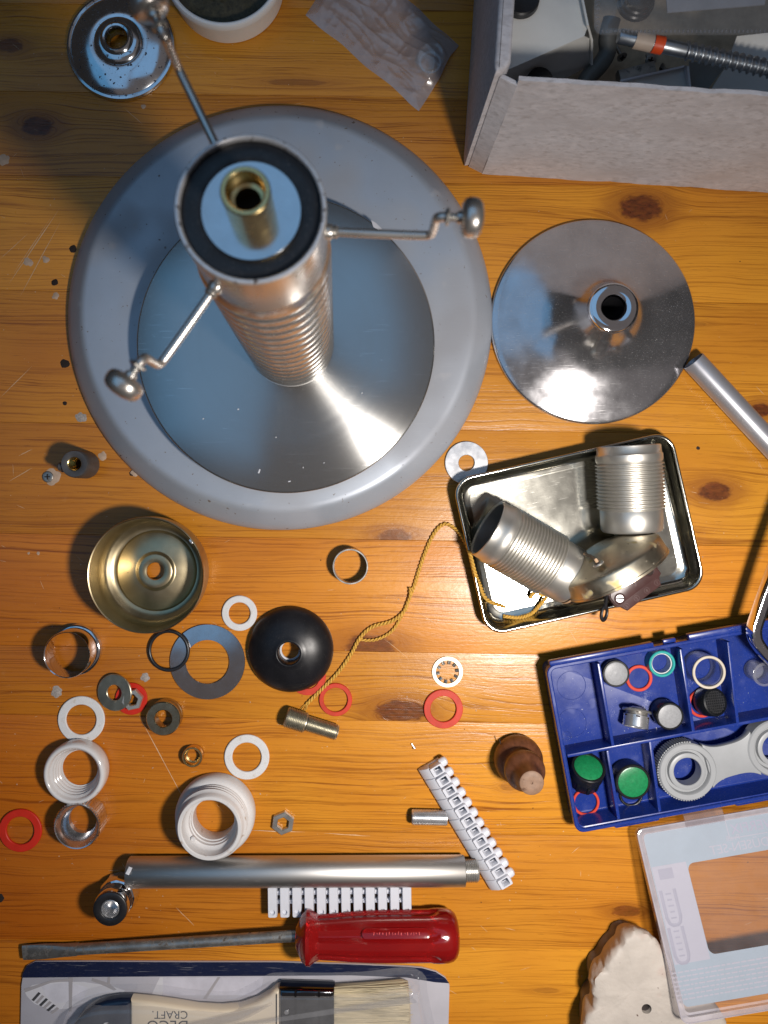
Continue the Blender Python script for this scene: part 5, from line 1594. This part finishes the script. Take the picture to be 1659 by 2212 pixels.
u_r = obj('entry_cup', moved(lathe([(2.0, 0), (2.0, 3.6), (1.5, 3.6), (1.4, .4), (0, .3)], 20), T(0, -9.8, 6.0) @ RX(62)), WHITE_PLASTIC, tb_)
u_k = obj('bridge', join(box(2.6, 3.0, 5, .3, (pitch / 2, 1.2, 5)), box(2.6, 2.4, 5, .3, (pitch / 2, -4.6, 5)), moved(disc(.9, 1.0, 16, .2), T(pitch / 2 - .1, 2.0, 7.3)), moved(disc(.9, 1.0, 16, .2), T(pitch / 2 + .3, -4.6, 7.3))), WHITE_PLASTIC, tb_)
u_d = obj('bridge_hole', moved(disc(.8, .2, 14, .02), T(pitch / 2 + .1, -1.1, 7.6)), HOLE, tb_)
for i in range(1, NS):
    b = copy_part(tb_, ts2)
    b.location.x = i * pitch * .001
    copy_part(u_r, b)
    if i < NS - 1:
        copy_part(u_k, b)
        copy_part(u_d, b)

# ------------------------------------------------------------------ long tube with threaded end
p0, p1 = P(278, 1884, 9.3), P(1003, 1881, 9.3)
lt = thing('long_tube', 'long satin steel tube with a threaded end lying across the bottom', 'tube', p0)
M = axisM((0, 0, 0), p1 - p0)
LL = (p1 - p0).length
obj('tube_body', lathe([(8.9, 0), (9.25, .4), (9.25, LL - .3), (9.0, LL), (5.8, LL), (5.8, LL - 2), (8.3, LL - 3), (8.3, .2)], 72, wrap=True), TUBE_STEEL, lt, M=M, ang=50)
obj('threaded_end', lathe([(5.4, LL - 1)] + thread_prof(6.9, .6, LL + .2, LL + 8.0, 1.15) + [(6.0, LL + 8.8), (4.6, LL + 9.0), (4.2, LL + 8), (4.2, LL - 1)], 48, wrap=True), STEEL, lt, M=M)
obj('end_chip', box(2.4, 4.4, .3, .1), WHITE_PLASTIC, lt, Vector((2.6, 5.0, 7.95)), (R(-38), R(-6), R(-20)))

# chrome valve
q = ground(237, 1965, 22)
vv = thing('chrome_nipple', 'chrome threaded fitting with a black ring on top at the end of the long tube', 'fitting', q)
obj('flange', lathe([(10, 0), (12.4, .4), (12.8, 2), (12.4, 7), (11.6, 9.6), (10.4, 10.4)], 12), CHROME, vv, ang=20)
obj('neck', lathe([(10.2, 9.6), (10.6, 10.8)] + thread_prof(11.0, .5, 11, 16, 1.6) + [(10.7, 16.4), (10.9, 17), (10.9, 19.6), (10.3, 20.6)], 56), CHROME, vv)
obj('rubber_seal', lathe([(10.5, 20.0), (10.4, 21.6), (9.8, 22), (6.4, 22), (5.8, 21.6), (5.8, 18), (10.5, 18)], 56, wrap=True), BLACK_RUBBER, vv)
obj('clear_tube', lathe([(5.7, 21.4), (5.2, 21.8), (4.8, 21.2), (4.6, 12), (0, 11.8), (0, 11), (5.7, 11)], 40), ZINC_BRIGHT, vv)

# ------------------------------------------------------------------ screwdriver
p0, p1 = P(640, 2021, 14), P(990, 2017, 14)
dr = thing('screwdriver', 'flat bladed screwdriver with a clear red handle', 'screwdriver', p0, (0, 0, 0))
d = (p1 - p0)
az = math.degrees(math.atan2(d.y, d.x))
HL = d.length
Mh = RZ(az) @ RY(90)


def flute(a, r):
    return r * (1 - .055 * max(0, math.cos(8 * a)) ** 2)


hp_ = [(0, 0), (6.4, 0), (7.4, .6), (13.6, 4.0), (16.4, 7.0), (16.2, 9.2), (13.4, 12.4), (12.4, 15)]
hp2 = [(12.4, 15), (12.8, 22), (13.8, 34), (14.4, 46), (14.6, 60), (14.6, 78), (14.6, 86)]
hp3 = [(14.6, 86), (15.0, 88), (15.2, 92), (15.0, 97), (14.2, 100.4), (12.2, 103.0), (9, 104.4), (0, 104.8)]
sc_ = HL / 104.8
loops = []
for (r, z) in hp_ + hp2[1:] + hp3[1:]:
    zz = z * sc_
    fl_ = 0.0 if z < 13 or z > 88 else 1.0
    sixty = 1.0 if 3 < z < 10.5 else 0.0
    lpz = []
    for i in range(96):
        a = 2 * math.pi * i / 96
        q_ = max(r, .01)
        if fl_:
            q_ = q_ * (1 - .15 * max(0, -math.cos(6 * a)) ** 1.5)
        if sixty:
            h6 = math.cos(R(30)) / math.cos(((a + R(30)) % R(60)) - R(30))
            q_ = q_ * (.55 + .45 * h6 * 1.06)
        lpz.append((q_ * math.cos(a), q_ * math.sin(a), zz))
    loops.append(lpz)
bm = loft(loops)
bmesh.ops.remove_doubles(bm, verts=bm.verts, dist=.03)
hd = obj('handle', bm, RED_HANDLE, dr, M=Mh, ang=30)
hd.location.z = 0.0014
obj('embossed_panel', moved(prism([(math.cos(R(t)) * 3.0 + (18 if -90 <= t <= 90 else -18), math.sin(R(t)) * 3.0) for t in list(range(-90, 91, 18)) + list(range(91, 270, 18))], -.35, .30, .2), RZ(az) @ RX(-36) @ T(64 * sc_, 0, 15.0)), RED_HANDLE, hd)
rdk = random.Random(9)
em = bmesh.new()
x = 50.0
while x < 79:
    w_ = rdk.uniform(.6, 1.7)
    bmesh.ops.create_cube(em, size=1, matrix=RZ(az) @ RX(-36) @ T(x * sc_, rdk.uniform(-.3, .3), 15.3) @ RZ(rdk.uniform(-20, 20)) @ Matrix.Diagonal((w_ * .3, rdk.uniform(.8, 1.7), .3, 1)))
    x += w_ + .9
obj('embossed_writing', em, HANDLE_INK, hd)
sp = P(50, 2057, 4)
s0 = Vector((0, 0, 0))
tip = Vector((sp.x - p0.x, sp.y - p0.y, 4.4 - 14))
dd = (tip - s0)
shp = [s0 + Vector((3, 0, -.2)), s0 + dd * .3, s0 + dd * .6, s0 + dd * .80]
for v in (shp):
    pass
sh_ = obj('shaft', tube(shp, 3.35, 24), DARK_STEEL, dr)
bl_ = []
for t, w_, h_ in ((.795, 3.35, 3.35), (.84, 3.6, 2.9), (.88, 4.3, 2.1), (.92, 4.7, 1.6), (.97, 4.8, 1.05), (1.0, 4.6, .75)):
    c = s0 + dd * t
    s_ = Vector((-dd.y, dd.x, 0)).normalized()
    u_ = s_.cross(dd.normalized())
    bl_.append([c + s_ * (w_ * max(-1, min(1, 1.12 * math.cos(2 * math.pi * i / 20)))) + u_ * (h_ * max(-1, min(1, 1.12 * math.sin(2 * math.pi * i / 20)))) for i in range(20)])
obj('blade', loft(bl_, cap0=True, cap1=True), DARK_STEEL, sh_, ang=25)

# ------------------------------------------------------------------ packed paint brush
bo_ = P(500, 2200)
pk = thing('brush_pack', 'paint brush in a blister on a navy edged card, cut off by the bottom edge', 'brush pack', bo_)


def Q(X, Y, z):
    return P(X, Y, z) - bo_


top = [(46, 2130), (50, 2104), (58, 2086), (76, 2077), (200, 2077), (400, 2078), (600, 2078), (760, 2083), (880, 2088), (912, 2091), (942, 2099), (962, 2112), (971, 2128)]
cardpts = [Q(X, Y, 2) for X, Y in top] + [Q(963, 2440, 2), Q(40, 2440, 2)]
obj('backing_card', prism([(p.x, p.y) for p in cardpts], .4, 2.0, .12), CARD_PRINT, pk)
navy = [(44.5, 2116), (49, 2104), (57.5, 2086.5), (76, 2077.5), (200, 2077.5), (400, 2078.5), (600, 2078.5), (760, 2083.5), (880, 2088.5), (912, 2091.5), (941, 2099.5), (961.5, 2112.5), (970.5, 2124), (940, 2122), (880, 2112), (760, 2107), (600, 2108), (400, 2109), (200, 2110.5), (60, 2112)]
navy[0] = (47.5, 2112)
obj('navy_border', prism([(Q(X, Y, 2.1).x, Q(X, Y, 2.1).y) for X, Y in navy], 2.02, 2.1), NAVY, pk)


def printed(pts, z, mat, nm='printed_picture'):
    return obj(nm, prism([(Q(X, Y, z).x, Q(X, Y, z).y) for X, Y in pts], z - .05, z), mat, pk)


printed([(52, 2140), (70, 2128), (110, 2121), (180, 2121), (240, 2130), (270, 2140), (262, 2148), (200, 2160), (150, 2178), (110, 2182), (74, 2168), (58, 2152)], 2.12, CARD_WHITE)
printed([(88, 2128), (150, 2122), (190, 2134), (180, 2160), (120, 2168), (98, 2150)], 2.16, pmat('white_print', (0.56, 0.55, 0.60), 0.45))
printed([(52, 2136), (110, 2118), (150, 2114), (150, 2119), (110, 2123), (54, 2144)], 2.2, CARD_PRINT2)
printed([(200, 2113), (236, 2124), (252, 2138), (246, 2140), (226, 2130), (198, 2119)], 2.2, CARD_PRINT2)
printed([(148, 2112), (157, 2112), (155, 2185), (149, 2185)], 2.24, CARD_PRINT2)
printed([(233, 2111), (238, 2111), (237, 2128), (232, 2127)], 2.24, CARD_PRINT2)
for i in range(6):
    X, Y = 68 + i * 8, 2160 + i * 5.5
    printed([(X, Y), (X + 15, Y - 17 + i), (X + 20, Y - 14 + i), (X + 5, Y + 3)], 2.2, PRINT_DARK if i % 2 == 0 else CARD_PRINT2)
printed([(345, 2111), (366, 2111), (345, 2160), (322, 2160)], 2.12, CARD_WHITE)
printed([(352, 2111), (352, 2150), (560, 2150), (570, 2111)], 2.14, pmat('lavender_print', (0.52, 0.505, 0.56), 0.45))
printed([(470, 2111), (476, 2111), (446, 2158), (438, 2158)], 2.18, CARD_PRINT2)
bz_ = 9.0
# the brush: navy tip, cream handle, ferrule, bristles
up = [(150, 2240), (165, 2202), (185, 2178), (206, 2164), (232, 2156), (260, 2152), (285, 2152)]
low = [(285, 2310), (240, 2308), (190, 2290), (160, 2262)]
hole_p = Q(224, 2203, bz_)


def slab(pts, zc, th, bev):
    return prism([(Q(X, Y, zc).x, Q(X, Y, zc).y) for X, Y in pts], zc - th / 2, zc + th / 2, bev, 3)


br_ = thing('paint_brush', 'paint brush with navy tip, cream handle and blond bristles inside the blister', 'paint brush', bo_)
nv = obj('handle_tip', slab(up + low, bz_, 9, 2.6), NAVY_LACQUER, br_)
cut(nv, moved(lathe([(0, -8), (5.6, -8), (5.6, 8), (0, 8)], 32), T(hole_p.x + 4, hole_p.y - 4, bz_)))
obj('hang_pin', moved(lathe([(0, 0), (2.6, 0), (2.6, 5), (1.8, 6.2), (0, 6.6)], 24), T(hole_p.x + 1.2, hole_p.y, 4)), WHITE_PLASTIC, br_)
cu_ = [(285.5, 2152), (330, 2156), (380, 2163), (430, 2171), (480, 2174), (520, 2170), (560, 2156), (585, 2140), (596, 2130), (606, 2127)]
cl_ = [(606, 2330), (596, 2328), (560, 2306), (520, 2294), (480, 2290), (430, 2292), (380, 2300), (330, 2306), (285.5, 2310)]
obj('handle', slab(cu_ + cl_, bz_, 9.4, 2.6), CREAM, br_)
fr1 = [(606, 2126), (722, 2129), (722, 2330), (606, 2330)]
fe = obj('ferrule', slab([(605, 2125), (723, 2128), (723, 2332), (605, 2332)], bz_, 12, 2.4), FERRULE, br_)
for X in (640, 690):
    a, c = Q(X, 2127, bz_), Q(X, 2332, bz_)
    obj('ferrule_bead', bar([(a.x, a.y + .2, bz_ + 6.0), (c.x, c.y, bz_ + 6.0)], 1.3, .8, .3), FERRULE, fe)
obj('rivet', moved(disc(1.5, .9, 20, .4), T(*Q(619, 2186, bz_ + 6).xy, bz_ + 5.9)), ZINC_BRIGHT, fe)
# bristles: a body plus many separate hairs
obj('bristle_mass', slab([(722, 2131), (800, 2126), (868, 2120), (882, 2124), (886, 2170), (888, 2330), (722, 2330)], bz_, 9, 2.5), BRISTLE, br_)
rb_ = random.Random(21)
hb = bmesh.new()
for i in range(420):
    Y = rb_.uniform(2132, 2330)
    Ye = Y + rb_.gauss(0, 5) - (8 if Y < 2150 else 3 if Y < 2200 else 0) * rb_.random()
    Xe = rb_.uniform(862, 892)
    za, ze = bz_ + rb_.uniform(3.6, 4.8), bz_ + rb_.uniform(2.8, 5.4)
    a, c = Q(722, Y, za), Q(Xe, max(Ye, 2117), ze)
    m_ = a.lerp(c, .55) + Vector((0, rb_.uniform(-.5, .5), rb_.uniform(.1, .7)))
    s_ = Vector((0, .16, 0))
    vs = [(hb.verts.new(p - s_), hb.verts.new(p + Vector((0, 0, .2))), hb.verts.new(p + s_)) for p in (a, m_, c)]
    for k in range(2):
        for j in range(2):
            hb.faces.new((vs[k][j], vs[k][j + 1], vs[k + 1][j + 1], vs[k + 1][j]))
o = obj('bristles', hb, BRISTLE, br_)
o['kind'] = 'stuff'
q = Q(371, 2180, bz_)
tx = obj
# the name on the handle reads upside down
text_mesh('CRAFT.', 7.0, PRINT_DARK, br_, T(q.x, q.y, bz_ + 4.72) @ RZ(180), 'lettering')
q = Q(366, 2203, bz_)
text_mesh('DECO', 9.6, PRINT_DARK, br_, T(q.x, q.y, bz_ + 4.72) @ RZ(180), 'lettering')
# moulded clear blister over the brush
bu = [(128, 2236), (150, 2182), (178, 2160), (210, 2148), (250, 2143), (330, 2143), (420, 2154), (500, 2158), (545, 2142), (580, 2122), (610, 2117), (760, 2117), (870, 2106), (900, 2113), (908, 2140), (910, 2340)]
bl2 = [(600, 2345), (540, 2318), (480, 2306), (300, 2320), (190, 2310), (140, 2270)]
den = smooth_path([Q(X, Y, 3) for X, Y in bu + bl2] + [Q(*bu[0], 3)], 5)[:-1]
cen = sum(den, Vector((0, 0, 0))) / len(den)


def inset(pts, d):
    out_ = []
    n = len(pts)
    for i, p in enumerate(pts):
        t = (pts[(i + 1) % n] - pts[i - 1]).normalized()
        nrm = Vector((-t.y, t.x, 0))
        if nrm.dot(cen - p) < 0 and False:
            nrm = -nrm
        out_.append(p - nrm * d)
    return out_


sgn = 1
area = sum(den[i].x * den[(i + 1) % len(den)].y - den[(i + 1) % len(den)].x * den[i].y for i in range(len(den)))
sgn = -1 if area > 0 else 1
loops = []
for dd_, z in ((-4.5, 2.3), (-.6, 2.35), (0, 2.7), (.4, 6), (1.0, 12.5), (2.2, 15.2), (3.6, 16.2), (6.0, 16.6)):
    loops.append([Vector((p.x, p.y, z + .15 * noise.noise(p * .08))) for p in inset(den, dd_ * sgn)])
lc = loops[-1]
bm = loft(loops, cap1=True)
obj('blister', bm, BLISTER, pk, ang=50)
